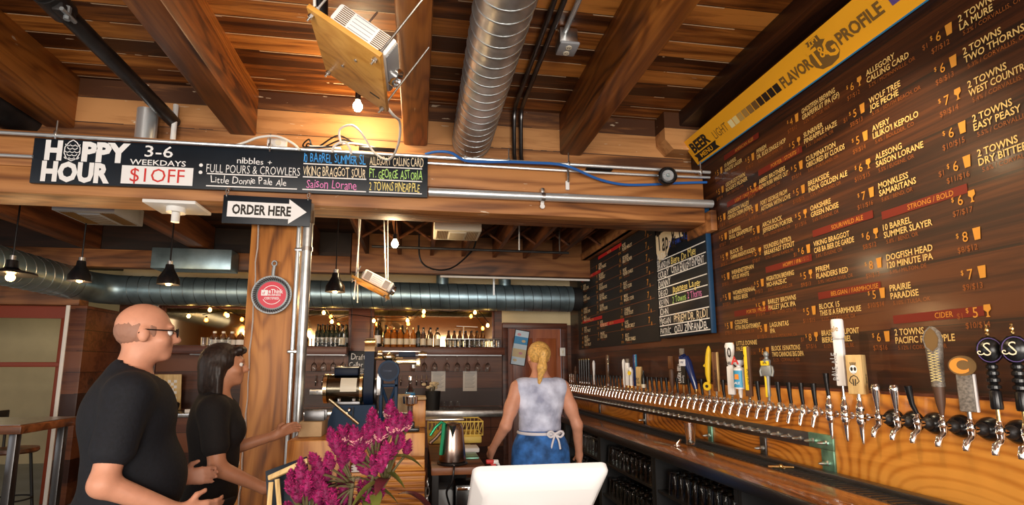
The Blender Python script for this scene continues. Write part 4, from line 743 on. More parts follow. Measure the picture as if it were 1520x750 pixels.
def h_talltwist(m):
    m.lathe([(.008, .09), (.008, .15)], 'steel', 10); m.box((0, 0, .285), (.045, .052, .27), 'tap_white', .006); m.lathe([(.026, .415), (.034, .43), (.034, .515), (.030, .525), (.001, .527)], 'tap_white', 20); m.box((0, 0, .412), (.05, .056, .006), 'grey_plastic', .001)
    F = side(.16, 0, -.0232); m.hand('RAINIER', .034, 'grey_plastic', frame((-.0232, .012, .17), (0, 0, 1), (0, 1, 0)), fit=.21, bold=.01) if False else m.hand('PALE ALE', .030, 'grey_plastic', frame((-.0232, .012, .18), (0, 0, 1), (0, 1, 0)), fit=.2, bold=.01)
    m.hand('ale', .03, 'shade_3', side(.455, 0, -.0345) @ T(-.024, 0, 0), fit=.05, bold=.01)
def h_fancy(m):
    m.lathe([(.008, .04), (.008, .06), (.014, .07), (.012, .10), (.014, .18), (.018, .2)], 'grey_iron', 14); m.box((-.006, .008, .13), (.016, .014, .14), 'tap_yellow', .003)
    m.box((0, 0, .225), (.034, .062, .07), 'grey_iron', .008); m.box((-.014, .004, .272), (.02, .05, .030), 'tap_yellow', .003); m.lathe([(.022, .255), (.026, .29), (.012, .30), (.012, .31)], 'grey_iron', 14); m.ball((0, 0, .328), (.017, .017, .021), 'grey_iron', 12)
    m.text('IPA', .014, 'sign_black', side(.266, 0, -.025), 'C', .9, .01)
    for s in (-1, 1): m.tube([(0, s * .032, .25), (-.008, s * .040, .22), (-.012, s * .034, .19)], .007, 'grey_iron', 8)
def h_badge(m):
    m.lathe([(.008, .04), (.010, .06)], 'tap_brown', 10); m.box((0, 0, .22), (.026, .045, .33), 'tap_brown', .004); m.box((-.010, .006, .24), (.012, .022, .29), 'tap_yellow', .002); m.text('BEER OUT NOOB', .014, 'sign_black', frame((-.0162, .0, .115), (0, 0, 1), (0, 1, 0)) @ T(0, -.012, 0), 'L', 1, .01, fit=.25) if False else m.text('HOP DROP', .014, 'sign_black', frame((-.0162, .0, .135), (0, 0, 1), (0, 1, 0)) @ T(0, -.012, 0), 'L', 1, .01, fit=.20)
    m.prism(circ(.034, 6), .012, 'sign_black', side(.325, .045, -.012)); m.text('HOP', .014, 'tap_yellow', side(.320, .045, -.0) @ T(0, 0, .0125), 'C', .9, .01)
def h_round(m):
    m.lathe([(.008, .04), (.014, .07), (.016, .10)], 'tap_white', 14); m.lathe([(.036, .10), (.038, .105), (.038, .235), (.030, .245), (.016, .25), (.016, .262)], 'tap_white', 22); m.ball((0, 0, .295), .042, 'tap_white', 20)
    m.text('A', .056, 'red_paint', side(.268, .004, -.0425), 'C', .9, .03); C_ = side(.172, 0, 0)
    vs = []; k = 10
    for i in range(k + 1): t = PI + (i / k - .5) * 1.9; vs += [(.0385 * math.cos(t), .0385 * math.sin(t), .11), (.0385 * math.cos(t), .0385 * math.sin(t), .225)]
    m.add(vs, [(2 * i, 2 * i + 2, 2 * i + 3, 2 * i + 1) for i in range(k)], 'label_blue'); m.flat([(-.015, .0), (.015, .0), (.013, .035), (-.013, .035)], 'tap_orange', side(.165, 0, -.0392), .001); m.text('ALE', .016, 'tap_white', side(.132, 0, -.0392), 'C', 1, .02)
def h_ten(m):
    m.lathe([(.008, .04), (.010, .06)], 'steel', 10); m.box((0, 0, .155), (.030, .052, .20), 'tap_white', .008); m.lathe([(.018, .25), (.022, .27), (.026, .30), (.034, .36), (.034, .40), (.026, .42), (.001, .422)], 'tap_white', 20, sx=.75); m.text('10', .066, 'sign_black', side(.318, 0, -.0262), 'C', .62, .02); m.text('CHILL', .022, 'sign_black', side(.265, 0, -.021), 'C', .8, .015)
def h_wood(m): m.lathe([(.008, .04), (.008, .075)], 'steel', 10); m.box((0, 0, .215), (.020, .044, .29), 'brown_wood', .006); m.box((-.002, -.023, .215), (.022, .010, .29), 'pale_wood', .003); m.hand('farmhouse', .026, 'sign_black', frame((-.0108, .012, .10), (0, 0, 1), (0, 1, 0)) @ T(0, -.03, 0), fit=.2)
def h_yellow(m):
    m.lathe([(.008, .04), (.008, .08)], 'steel', 10); m.prism(circ(.032, 24), .014, 'tap_yellow', side(.105, .006, -.007)); m.prism(circ(.012, 16), .003, 'sign_black', side(.105, .006, -.0075) @ T(0, 0, .0142))
    m.tube([(0, .0, .13), (0, .004, .19), (0, .0, .27), (0, -.008, .34), (0, -.012, .385), (0, -.014, .41)], [.012, .020, .024, .022, .016, .004], 'tap_yellow', 14, flat=.8); m.tube([(0, .02, .27), (0, .034, .255)], .009, 'tap_yellow', 8)
def h_blue(m):
    m.lathe([(.008, .04), (.014, .05), (.016, .075)], 'brass', 14); m.tube([(0, 0, .075), (0, .01, .12), (0, .035, .20), (0, .060, .28), (0, .085, .325)], [.018, .024, .028, .034, .034], 'tap_blue', 16); m.tube([(0, .085, .325), (0, .115, .32), (0, .125, .29)], [.034, .030, .020], 'tap_blue', 14)
    m.box((-.034, .088, .285), (.012, .055, .055), 'tap_white', .004); m.text('W', .02, 'tap_blue', side(.278, .088, -.041), 'C', 1, .01)
def h_bluesign(m): m.lathe([(.008, .04), (.008, .10)], 'brass', 10); m.box((0, 0, .20), (.018, .060, .19), 'sign_black', .003); m.box((0, 0, .345), (.018, .04, .12), 'tap_grey', .003); m.hand('LAGER BEER', .03, 'chalk_white', frame((-.0095, .01, .12), (0, 0, 1), (0, 1, 0)), fit=.16); m.hand('brewing', .016, 'chalk_white', frame((-.0095, -.012, .12), (0, 0, 1), (0, 1, 0)), fit=.16)
def h_dark(m): m.lathe([(.008, .04), (.010, .07), (.022, .10), (.024, .20), (.020, .23)], 'tap_brown', 14); m.box((0, 0, .29), (.03, .052, .11), 'brown_wood', .006)
def h_white(m): m.lathe([(.008, .04), (.008, .06), (.013, .08), (.014, .20), (.018, .25), (.019, .30), (.012, .33), (.001, .34)], 'tap_white', 16)
def h_whitewide(m): m.lathe([(.008, .04), (.008, .06)], 'brass', 12); m.box((0, 0, .18), (.024, .05, .24), 'tap_white', .006); m.box((0, -.006, .315), (.022, .04, .05), 'tap_grey', .006)
def h_hook(m): m.lathe([(.008, .04), (.008, .06)], 'brass', 12); m.tube([(0, 0, .06), (0, 0, .15), (0, -.01, .20), (0, .01, .235), (0, .04, .225)], [.018, .020, .022, .022, .016], 'tap_white', 14); m.prism(circ(.022, 18), .006, 'tap_yellow', side(.19, .0, -.028))
def h_orangeblock(m): m.lathe([(.008, .04), (.008, .06)], 'steel', 10); m.box((0, 0, .16), (.03, .06, .19), 'pale_wood', .003); m.hand('ale', .05, 'sign_black', frame((-.0155, .012, .085), (0, 0, 1), (0, 1, 0)) @ T(0, -.02, 0), fit=.15)
def h_darkbottle(m): m.lathe([(.008, .04), (.020, .05), (.022, .09), (.022, .14), (.020, .16), (.009, .19), (.009, .215), (.001, .217)], 'black_plastic', 16); m.lathe([(.0225, .05), (.0225, .085)], 'cream_plastic', 16)
def h_blueglass(m): m.lathe([(.008, .04), (.008, .06)], 'steel', 10); m.box((0, 0, .22), (.02, .034, .32), 'tap_blue', .004); m.box((-.002, -.018, .27), (.022, .006, .22), 'label_blue', .002)
def h_silver(m): m.lathe([(.008, .04), (.008, .06)], 'steel', 10); m.box((0, 0, .23), (.02, .04, .33), 'tap_brown', .004); m.box((-.006, -.018, .23), (.02, .006, .33), 'chrome', .002)
def h_knob(m): m.lathe([(.008, .04), (.012, .06), (.020, .12), (.014, .16), (.022, .18), (.024, .2), (.014, .21), (.018, .225), (.010, .24), (.012, .25), (.004, .27), (.001, .28)], 'tap_brown', 16)
def h_tallblack(m): m.lathe([(.008, .04), (.008, .06)], 'steel', 10); m.tube([(0, 0, .06), (0, 0, .36)], [.012, .017], 'black_plastic', 10); m.lathe([(.014, .33), (.018, .36), (.001, .38)], 'brass', 10)
SPEC = {0: (h_s, 'black oval emblem handle cut by the edge of view'), 1: (h_s, 'black turned handle with an oval cream scroll emblem and brass finial'), 2: (h_c, 'grey handle topped by a round orange crescent disc'), 3: (h_net, 'tall net patterned brown handle with a leaf shaped top'),
        7: (h_block, 'square pale wood block handle with a skull drawing'), 8: (h_talltwist, 'very tall white printed handle'), 14: (h_fancy, 'ornate dark metal handle with yellow plates'), 16: (h_badge, 'tall brown handle with yellow strip and black hexagon badge'), 17: (h_round, 'white handle with a round red letter top and blue label'),
        18: (h_ten, 'tall white handle with a big black number ten'), 20: (h_wood, 'two tone wooden paddle handle'), 21: (h_yellow, 'yellow fish shaped handle on a round yellow disc'), 23: (h_blue, 'glossy dark blue handle bent at the top with a white badge'), 25: (h_bluesign, 'black rectangular sign handle with white writing'), 27: (h_dark, 'dark brown handle with a wooden block top'),
        33: (h_darkbottle, 'small black bottle shaped handle'), 34: (h_orangeblock, 'orange wood block handle with dark writing'), 35: (h_blueglass, 'thin dark blue and black handle'), 36: (h_hook, 'white hooked handle with a yellow emblem'), 37: (h_whitewide, 'wide white handle with a pale blue top'), 38: (h_white, 'slim white handle beside the wide white one'),
        43: (h_silver, 'tall brown and silver handle'), 48: (h_white, 'lone tall white handle in the far half of the row'), 56: (h_knob, 'turned brown wooden handle')}
for i in (50, 51, 52, 53, 54): SPEC[i] = (h_tallblack, 'long black handle with a brass tip')
protos = {}
YS = [1.530, 1.612, 1.712, 1.818, 1.925, 2.018, 2.112, 2.207, 2.297, 2.393] + [2.485 + .0917 * k for k in range(50)]
for i, y in enumerate(YS):
    if y > 7.15: break
    kind = 'ball' if i <= 6 else 'stout' if i <= 9 else 'std'
    hf, hl = SPEC.get(i, (None, None))
    if hf is None: hl = 'short chrome handle' if i in (5, 6) else 'straight silver lever' if i > 56 else 'short straight black handle'
    key = (kind, hf, i in (5, 6), i > 56, i == 4)
    label = 'chrome beer tap with a %s, %s tap from the near end' % (hl, nth(i + 1))
    if len(label.split()) > 16: label = 'beer tap with a %s, %s from near end' % (hl, nth(i + 1))
    if len(label.split()) > 16: label = 'tap with %s' % hl
    z = TZ - .012 * (i / 60)
    if key in protos: r = dup(protos[key], (LX, y, z), None, label); continue
    r = thing('beer_tap', (0, 0, 0), label, 'tap', 'beer taps along the right wall'); protos[key] = r
    {'ball': lambda: tap_ball(r), 'stout': lambda: tap_stout(r), 'std': lambda: tap_std(r, None)}[kind]()
    m = MB(); z0 = {'ball': .042, 'stout': .09, 'std': .036}[kind]
    if hf:
        hf(m)
        ks = {0: (.84, .84), 1: (.84, .84), 2: (.84, .9), 3: (.86, .78), 7: (1.06, .92), 8: (.885, .80)}.get(i, (.95, .95))
        for v in m.v: v.rotate(Euler((0, 0, math.radians(28)))); v.z = z0 + (v.z - z0) * ks[0]; v.x *= ks[1]; v.y *= ks[1]
    elif i in (5, 6): H_chrome(m, z0)
    elif i > 56: m.tube([(0, 0, .036), (0, 0, .15)], [.008, .013], 'chrome', 12)
    else: H_black(m, z0, .115, .018 if i == 4 else .004, .0125)
    m.build('tap_handle', r); r.location = (LX, y, z)

# ------------------------------------------------------------------ back bar: mirrors, shelves, bottles, glasses
def mirror(x0, x1, z0, z1, label):
    o = thing('wall_mirror', ((x0 + x1) / 2, 7.39, z0), label, 'mirror'); MB().span((x0, 7.385, z0), (x1, 7.398, z1), 'mirror_glass').build('glass', o)
    m = MB(); w_ = .035; m.span((x0 - w_, 7.37, z0), (x0, 7.399, z1 + w_), 'shelf_wood', .003); m.span((x1, 7.37, z0), (x1 + w_, 7.399, z1 + w_), 'shelf_wood', .003); m.span((x0, 7.37, z1), (x1, 7.399, z1 + w_), 'shelf_wood', .003); m.build('frame', o)
mirror(-.63, 1.05, 1.79, 2.30, 'wide mirror behind the bottles on the right-hand back shelf'); mirror(-3.35, -.98, 1.79, 2.28, 'long mirror behind the bottles on the left-hand back shelf')
for x0, x1, lab in ((-.64, 1.19, 'dark wooden bottle shelf under the right-hand mirror'), (-3.42, -.95, 'dark wooden bottle shelf under the left-hand mirror')):
    tag(MB().span((x0, 7.08, 1.668), (x1, 7.40, 1.768), 'shelf_wood', .006).build('bottle_shelf', loc=((x0 + x1) / 2, 7.24, 1.668)), lab, 'shelf')
ZS = 1.769
def bottle_proto(prof, mname, label_z=None, lab='cream_plastic', cap='white_plastic', r=.037, liquid=None):
    o = thing('bottle', (0, 0, 0), '', 'bottle'); MB().lathe(prof, mname, 16).build('glass_body', o)
    if label_z: MB().lathe([(r + .0006, label_z[0]), (r + .0006, label_z[1])], lab, 16).build('paper_label', o)
    h = prof[-1][1]; rr_ = max(p[0] for p in prof if p[1] > h * .9)
    MB().lathe([(rr_ * 1.1, h - .022), (rr_ * 1.1, h + .004), (.001, h + .005)], cap, 12).build('cap', o)
    return o
wine = [(.001, 0), (.035, 0), (.037, .01), (.037, .18), (.034, .205), (.016, .235), (.013, .25), (.013, .31), (.001, .312)]
beer = [(.001, 0), (.034, 0), (.036, .01), (.036, .13), (.030, .165), (.014, .20), (.0125, .24), (.001, .242)]
spirit = [(.001, 0), (.038, 0), (.041, .008), (.041, .17), (.036, .19), (.015, .215), (.014, .27), (.001, .272)]
growl = [(.001, 0), (.048, 0), (.052, .01), (.052, .10), (.046, .13), (.022, .165), (.020, .19), (.001, .192)]
PW = bottle_proto(wine, 'green_glass', (.06, .13), 'grey_plastic', 'black_matt'); PB = bottle_proto(beer, 'brown_glass', (.04, .10), 'tan_card', 'black_matt', .036); PS = bottle_proto(spirit, 'clear_glass', (.03, .12), 'cream_plastic', 'black_matt', .041); PA = bottle_proto(spirit, 'amber_liquor', (.04, .12), 'cream_plastic', 'brass', .041); PG = bottle_proto(growl, 'brown_glass', (.02, .085), 'chalk_white', 'white_plastic', .052); PBl = bottle_proto([(a * 1.15, b * 1.25) for a, b in wine], 'black_plastic', (.05, .16), 'chalk_white', 'grey_plastic', .0435)
used = set()
def put(p, x, y, z, label, group):
    if p.name not in used: used.add(p.name); r = p; r.location = (x, y, z); r['label'] = label
    else: r = dup(p, (x, y, z), None, label)
    r['group'] = group; return r
rr = random.Random(5)
for i in range(11): put(PG, -2.66 + i * .108, 7.22, ZS, 'squat brown white-capped growler on the back shelf, %s from the bald man' % nth(i + 1), 'squat growlers on the left back shelf')
for i in range(7): put(PW, -1.37 + i * .062, 7.30, ZS, 'tall dark wine bottle on the left shelf, %s right of the post' % nth(i + 1), 'wine bottles right of the post')
put(PS, -1.03, 7.18, ZS, 'bottle with a pale label at the right end of the left back shelf', 'labelled spirits')
put(PBl, -.56, 7.20, ZS, 'big black bottle with white lettering at the left end of the right back shelf', 'dark bottles on the right back shelf')
for i in range(9): put(PB if i % 3 else PW, -.46 + i * .075, 7.335, ZS, '%s dark bottle from the left in the rear row before the right mirror' % nth(i + 1), 'dark bottles on the right back shelf')
for i in range(5): put(PA, -.43 + i * .088, 7.24, ZS, '%s amber liquor bottle from the left on the right back shelf' % nth(i + 1), 'amber liquor bottles')
for i in range(3): put(PS, .06 + i * .098, 7.20, ZS, '%s clear bottle with a label, right of the amber liquor bottles' % nth(i + 1), 'labelled spirits')
for i in range(7): put(PB, .42 + i * .082, 7.335, ZS, '%s brown bottle from the left behind the tumblers on the right shelf' % nth(i + 1), 'brown bottles behind the tumblers')
TUM = MB().lathe([(.001, 0), (.030, 0), (.034, .11), (.0315, .11), (.028, .006), (.001, .006)], 'clear_glass', 14).build('tumbler', None, (0, 0, 0))
first = True
def putm(p, x, y, z, label, cat, group):
    global first
    r = p
    if 'label' in p: r = p.copy(); COL.objects.link(r)
    r.location = (x, y, z); return tag(r, label, cat, group)
for i in range(12): putm(TUM, .36 + i * .068, 7.13, ZS, '%s small tumbler from the left in the front row of the right shelf' % nth(i + 1), 'glass', 'tumblers on the right back shelf')
for i in range(7): putm(TUM, -1.37 + i * .056 - .02, 7.14, ZS, '%s small tumbler right of the post on the left back shelf' % nth(i + 1), 'glass', 'tumblers on the left back shelf')
for i in range(5): putm(TUM, -2.75 + i * .075, 7.12, ZS, '%s small tumbler before the squat growlers on the left back shelf' % nth(i + 1), 'glass', 'tumblers before the growlers')
tag(MB().span((.36, 7.10, ZS + .112), (1.13, 7.30, ZS + .122), 'steel', .002).tube([(.62, 7.2, ZS + .122), (.62, 7.2, ZS + .30)], .006, 'steel', 6).tube([(.52, 7.2, ZS + .30), (.82, 7.2, ZS + .29)], .006, 'white_cable', 6).build('glass_tray', loc=(.75, 7.2, ZS + .11)), 'shiny steel tray lying on the tumblers of the right back shelf', 'tray')
WG = thing('wine_glass', (0, 0, 0), '', 'glass')
MB().lathe([(.001, 0), (.034, -.002), (.034, -.004), (.006, -.008), (.004, -.016), (.004, -.085), (.010, -.095), (.032, -.118), (.041, -.150), (.038, -.185), (.033, -.212), (.031, -.212), (.036, -.185), (.039, -.150), (.030, -.120), (.001, -.100)], 'clear_glass', 18).build('glass_bowl', WG)
wf = [True]
def putw(x, label, group):
    r = WG if wf[0] else dup(WG, None, None); wf[0] = False; r.location = (x, 7.20, 1.652); r['label'] = label; r['group'] = group
for i in range(8): putw(-.06 + i * .142 + (.0 if i < 3 else .03), '%s wine glass from the left hanging under the right back shelf' % nth(i + 1), 'wine glasses under the right shelf')
for i in range(4): putw(-1.38 + i * .125, '%s wine glass right of the post hanging under the left back shelf' % nth(i + 1), 'wine glasses under the left shelf')
for i in range(4): putw(-2.75 + i * .11, '%s wine glass beside the bald man hanging under the left back shelf' % nth(i + 1), 'wine glasses beside the man')
for x0, x1, lab in ((-.30, 1.15, 'steel hanging rack for wine glasses under the right back shelf'), (-2.9, -.97, 'steel hanging rack for wine glasses under the left back shelf')):
    m = MB(); m.span((x0, 7.11, 1.6525), (x1, 7.14, 1.6675), 'dark_steel'); m.span((x0, 7.26, 1.6525), (x1, 7.29, 1.6675), 'dark_steel'); tag(m.build('glass_rack', loc=(x0, 7.2, 1.65)), lab, 'rack')
# string bulbs before the mirrors
for i, (x, z, l) in enumerate(((-2.70, 2.235, 'above the long mirror left of the post'), (-2.48, 2.165, 'second small bulb above the long mirror left of the post'), (-2.19, 2.09, 'beside the left edge of the post before the long mirror'), (-2.95, 2.15, 'beside the head of the bald man'), (-1.27, 2.22, 'higher one right of the post before the mirror'), (-1.16, 2.10, 'lower one right of the post before the mirror'),
        (-.61, 2.12, 'at the left end of the right mirror'), (-.16, 2.13, 'second from the left before the right mirror'), (.06, 2.255, 'under the duct above the middle of the right mirror'), (.77, 2.255, 'under the duct near the right end of the right mirror'), (.95, 2.075, 'at the right end of the right mirror'))):
    bulb('string_bulb', (x, 7.105, z), 'small amber bulb %s' % l, 'bulb_amber', .022, True, 0, 'amber string bulbs', .03)
m = MB(); m.tube(smooth_path([(-3.0, 7.115, 2.22), (-2.70, 7.115, 2.285), (-2.48, 7.115, 2.22), (-2.19, 7.115, 2.14), (-1.7, 7.115, 2.2), (-1.27, 7.115, 2.27), (-1.16, 7.115, 2.15), (-.9, 7.115, 2.2), (-.61, 7.115, 2.17), (-.16, 7.115, 2.18), (.06, 7.115, 2.30), (.4, 7.115, 2.26), (.77, 7.115, 2.30), (.95, 7.115, 2.13)]), .005, 'black_plastic', 5); tag(m.build('light_string', loc=(-1, 7, 2.2)), 'thin black cable of the amber bulb string before the mirrors', 'cable')

# small wall taps, notices, little chalkboard
m0 = None
for i, x in enumerate((-1.375, -1.29, -1.205, -.235, -.02, .05, .12)):
    lab = '%s small silver tap on the back wall %s' % (nth(i % 3 + 1 if i < 3 else i - 2), 'right of the post' if i < 3 else 'left of the paper notices')
    if m0 is None:
        m0 = thing('wall_tap', (0, 0, 0), lab, 'tap', 'small taps on the back wall'); MB().ball((0, -.05, 0), .018, 'chrome', 12).tube([(0, 0, 0), (0, -.05, 0)], .010, 'chrome', 8).build('tap_body', m0); MB().tube([(0, -.05, .01), (0, -.05, .05), (0, -.055, .085)], [.006, .008, .005], 'chrome', 8).build('lever', m0); MB().tube([(0, -.055, -.01), (0, -.065, -.06)], .007, 'black_plastic', 8).build('spout', m0); r = m0
    else: r = dup(m0, None, None, lab)
    r.location = (x, 7.395, 1.305)
tag(MB().span((-1.45, 7.35, 1.13), (-1.05, 7.40, 1.20), 'steel', .004).tube([(-1.35, 7.348, 1.165), (-1.35, 7.34, 1.165)], .015, 'dark_steel', 10).tube([(-1.2, 7.348, 1.165), (-1.2, 7.34, 1.165)], .015, 'dark_steel', 10).build('steel_strip', loc=(-1.25, 7.38, 1.16)), 'steel strip with knobs under the small wall taps right of the post', 'strip')
for i, x in enumerate((.215, .665)):
    o = thing('paper_notice', (x, 7.395, 1.33), ('left', 'right')[i] + ' one of the two white paper notices taped to the back wall', 'notice', 'paper notices on the back wall')
    m = MB(); m.box((x + .07, 7.394, 1.30), (.20, .002, .28), 'paper', 0, None); m.build('sheet', o); m = MB(); 
    for k in range(11): m.box((x + .07 - (k % 3) * .008, 7.3925, 1.40 - k * .019), (.15 - (k % 3) * .016, .001, .005), 'grey_plastic')
    m.build('print_lines', o)
o = thing('little_chalkboard', (-.80, 7.36, 1.40), 'little chalkboard with white lettering behind the flywheel of the canning machine', 'chalkboard')
MB().span((-.955, 7.335, 1.34), (-.665, 7.358, 1.72), 'chalkboard', .003).build('board', o)
m = MB(); F = FR(-.81, 7.334, 1.34); m.hand('Draft', .075, 'chalk_white', F @ T(-.11, .26, .001), fit=.2, amp=.5); m.hand('Cellar', .07, 'chalk_white', F @ T(-.13, .155, .001), fit=.25, amp=.5); sheet(m, -.13, .128, .12, .134, 'chalk_white', F, .001); m.text('5 POURS', .022, 'chalk_white', F @ T(0, .094, .0), 'C', 1, .01); m.text('LUXX', .065, 'chalk_white', F @ T(0, .015, .0), 'C', .8, .01, fit=.24); m.build('lettering', o)
# back counter
o = thing('back_counter', (-1, 7.0, 0), 'long dark back counter with a steel top along the back wall', 'counter')
MB().span((-3.4, 6.80, 0), (1.12, 7.36, .90), 'back_wall_boards', .006).build('cabinet', o); MB().span((-3.42, 6.77, .90), (1.14, 7.36, .945), 'steel', .004).build('worktop', o)
MB().span((.0, 6.74, .86), (1.14, 6.765, .94), 'steel', .003).build('drip_ledge', o); m = MB(); [m.span((.05 + k * .18, 6.79, .08), (.052 + k * .18, 6.802, .86), 'black_matt') for k in range(6)]; m.build('panel_grooves', o)
for i, x in enumerate((.35, .44, .53)): putm(TUM, x, 6.92, .946, '%s empty tumbler on the back counter right of the black bucket' % nth(i + 1), 'glass', 'tumblers on the back counter')
o = thing('chess_board', (-3.24, 7.28, .95), 'checkered board leaning against the back wall behind the bald man', 'board')
CB = T(-3.42, 7.30, .95) @ RX(.12) @ FR(0, 0, 0); m = MB(); m.box((.19, .23, 0), (.40, .46, .02), 'pale_wood', .004, CB); m.build('panel', o); m = MB()
for i in range(8):
    for j in range(8):
        if (i + j) % 2 == 0: sheet(m, .05 + i * .036, .10 + j * .036, .086 + i * .036, .136 + j * .036, 'paper', CB, .0105)
m.build('squares', o)
m = MB(); m.lathe([(.001, 0), (.10, 0), (.12, .10), (.10, .12), (.001, .12)], 'black_matt', 16, T(-3.05, 7.0, .946)); tag(m.build('dark_bowl', loc=(-3.05, 7.0, .946)), 'dark bowl on the back counter before the checkered board', 'bowl')
tag(MB().span((-2.82, 6.9, .946), (-2.66, 7.0, .985), 'paper', .004).build('napkin_box', loc=(-2.75, 6.95, .946)), 'small pale box on the back counter right of the checkered board', 'box')
o = thing('wall_poster', (-3.92, 6.46, 2.2), 'white printed notice on the dark wall left of the bald man', 'poster')
MB().span((-3.93 + .03, 7.385, 2.09), (-3.60, 7.396, 2.30), 'paper').build('sheet', o) if False else MB().span((-4.02 + .28, 7.36, 2.12), (-3.74 + .30, 7.372, 2.33), 'paper').build('sheet', o)
m = MB(); m.span((-3.73, 7.357, 2.30), (-3.45, 7.359, 2.312), 'grey_plastic'); m.span((-3.73, 7.357, 2.135), (-3.45, 7.359, 2.145), 'grey_plastic'); m.box((-3.59, 7.357, 2.225), (.09, .002, .07), 'grey_plastic'); m.build('print_lines', o)
tag(MB().span((-3.75, 7.15, 1.86), (-3.40, 7.36, 1.89), 'black_matt', .004).span((-3.70, 7.2, 1.89), (-3.55, 7.3, 1.93), 'black_matt', .01).build('wall_shelf', loc=(-3.6, 7.25, 1.86)), 'small dark wall shelf beside the head of the bald man', 'shelf')
# poster on the door and a switch
o = thing('door_poster', (1.50, 7.40, 1.5), 'tilted bright blue and sandy picture hanging on the red door', 'poster')
DM = T(1.47, 7.41, 1.78) @ RY(.16) @ FR(0, 0, 0)
m = MB(); m.box((0, 0, -.008), (.22, .52, .016), 'black_plastic', .003, DM); m.build('panel', o); m = MB()
for y0, y1, c in ((.16, .25, 'poster_sky'), (.05, .16, 'poster_blue'), (-.02, .05, 'poster_sky'), (-.14, -.02, 'poster_sand'), (-.25, -.14, 'poster_sky')): sheet(m, -.10, y0, .10, y1, c, DM, .0008)
for x, y, c in ((-.04, .19, 'poster_pink'), (.04, .1, 'poster_sand'), (.02, -.08, 'poster_pink'), (-.05, -.19, 'poster_sand')): m.flat(circ(.03, 12, x, y, .02), c, DM, .0014)
m.build('picture', o)
tag(MB().span((2.05, 7.325, 1.66), (2.13, 7.339, 1.78), 'white_plastic', .003).span((2.08, 7.318, 1.70), (2.10, 7.326, 1.74), 'cream_plastic', .002).build('wall_plate', loc=(2.09, 7.33, 1.7)), 'white switch plate on the right frame of the red door', 'switch')

# ------------------------------------------------------------------ order counter, canning machine, small gear in the middle
o = thing('order_counter', (-.3, 3.4, 0), 'stepped orange wooden counter unit in front of the post, carrying the canning machine', 'counter')
MB().span((-.70, 3.02, 0), (-.36, 3.95, 1.10), 'orange_wood', .006).build('side_block', o)
MB().span((-.359, 3.26, 0), (.05, 3.95, 1.10), 'orange_wood', .004).build('rear_block', o)
MB().span((-.359, 2.98, .71), (.05, 3.255, .905), 'orange_wood_flat', .004).build('slatted_box', o)
m = MB(); 
for k in range(7): m.span((-.357, 2.970, .725 + k * .025), (.048, 2.981, .742 + k * .025), 'orange_wood_flat', .003)
m.build('slats', o); MB().span((-.359, 3.0, 0), (.05, 3.255, .705), 'orange_wood').build('lower_panel', o)
MB().span((-.36, 2.96, .906), (.052, 3.255, .930), 'orange_wood_flat', .003).build('shelf_top', o)
tag(MB().span((-.115, 2.98, .931), (.046, 3.10, .990), 'orange_wood_flat', .003).build('wood_block', loc=(-.03, 3.04, .931)), 'bright yellow pine block on the low step right of the flowers', 'block')
m = MB()
for k in range(5): m.box((-.25 + (k % 2) * .01, 3.10, .9345 + k * .007), (.20, .22, .006), 'paper', 0, None)
tag(m.build('paper_stack', loc=(-.25, 3.1, .93)), 'stack of white paper sheets on the low step behind the flowers', 'papers')
m = MB(); m.span((-.735 + .06, 3.16, 1.101), (-.545, 3.36, 1.185), 'tan_card', .003); o = tag(m.build('card_box', loc=(-.61, 3.26, 1.1)), 'small open cardboard box on the counter beside the steel conduits', 'box')
for i, y in enumerate((3.22, 3.30)): tag(MB().box((-.60, y, 1.215), (.115, .016, .06), 'dark_steel', .003).build('steel_plate', loc=(-.6, y, 1.2)), ('front', 'rear')[i] + ' one of two dark metal plates sticking out of the cardboard box', 'plate', 'metal plates in the cardboard box')
# motorised can seamer
o = thing('canning_machine', (-.35, 3.5, 1.101), 'big blue and brass can sealing machine with a motor and flywheel on the counter', 'machine')
Y0 = 3.48
m = MB(); m.add([(-.565, Y0 - .13, 1.101), (-.255, Y0 - .13, 1.101), (-.255, Y0 + .13, 1.101), (-.565, Y0 + .13, 1.101), (-.515, Y0 - .10, 1.262), (-.265, Y0 - .10, 1.262), (-.265, Y0 + .10, 1.262), (-.515, Y0 + .10, 1.262)], [(0, 1, 5, 4), (1, 2, 6, 5), (2, 3, 7, 6), (3, 0, 4, 7), (4, 5, 6, 7), (3, 2, 1, 0)], 'blue_enamel')
m.span((-.40, Y0 - .125, 1.12), (-.394, Y0 - .11, 1.25), 'black_matt'); m.build('base', o)
MB().tube([(-.545, Y0 - .12, 1.30), (-.36, Y0 - .13, 1.15)], .010, 'machine_brass', 8).ball((-.42, Y0 - .11, 1.235), .014, 'chrome', 10).build('brace_rod', o)
m = MB(); m.tube([(-.585, Y0, 1.362), (-.565, Y0, 1.362), (-.36, Y0, 1.362), (-.345, Y0, 1.362)], [.070, .092, .092, .080], 'motor_metal', 30); m.build('motor', o)
m = MB(); m.tube([(-.592, Y0, 1.362), (-.570, Y0, 1.362)], .094, 'machine_brass', 30); m.tube([(-.368, Y0, 1.362), (-.350, Y0, 1.362)], .094, 'machine_brass', 30); m.tube([(-.598, Y0, 1.362), (-.59, Y0, 1.362)], .03, 'machine_brass', 16); m.build('motor_caps', o)
vs = []; k = 8
for i in range(k + 1):
    t = -1.75 + 1.0 * i / k; vs += [(-.485, Y0 + .0935 * math.sin(t), 1.362 + .0935 * math.cos(t)), (-.385, Y0 + .0935 * math.sin(t), 1.362 + .0935 * math.cos(t))]
MB().add(vs, [(2 * i, 2 * i + 2, 2 * i + 3, 2 * i + 1) for i in range(k)], 'cream_plastic').build('data_plate', o)
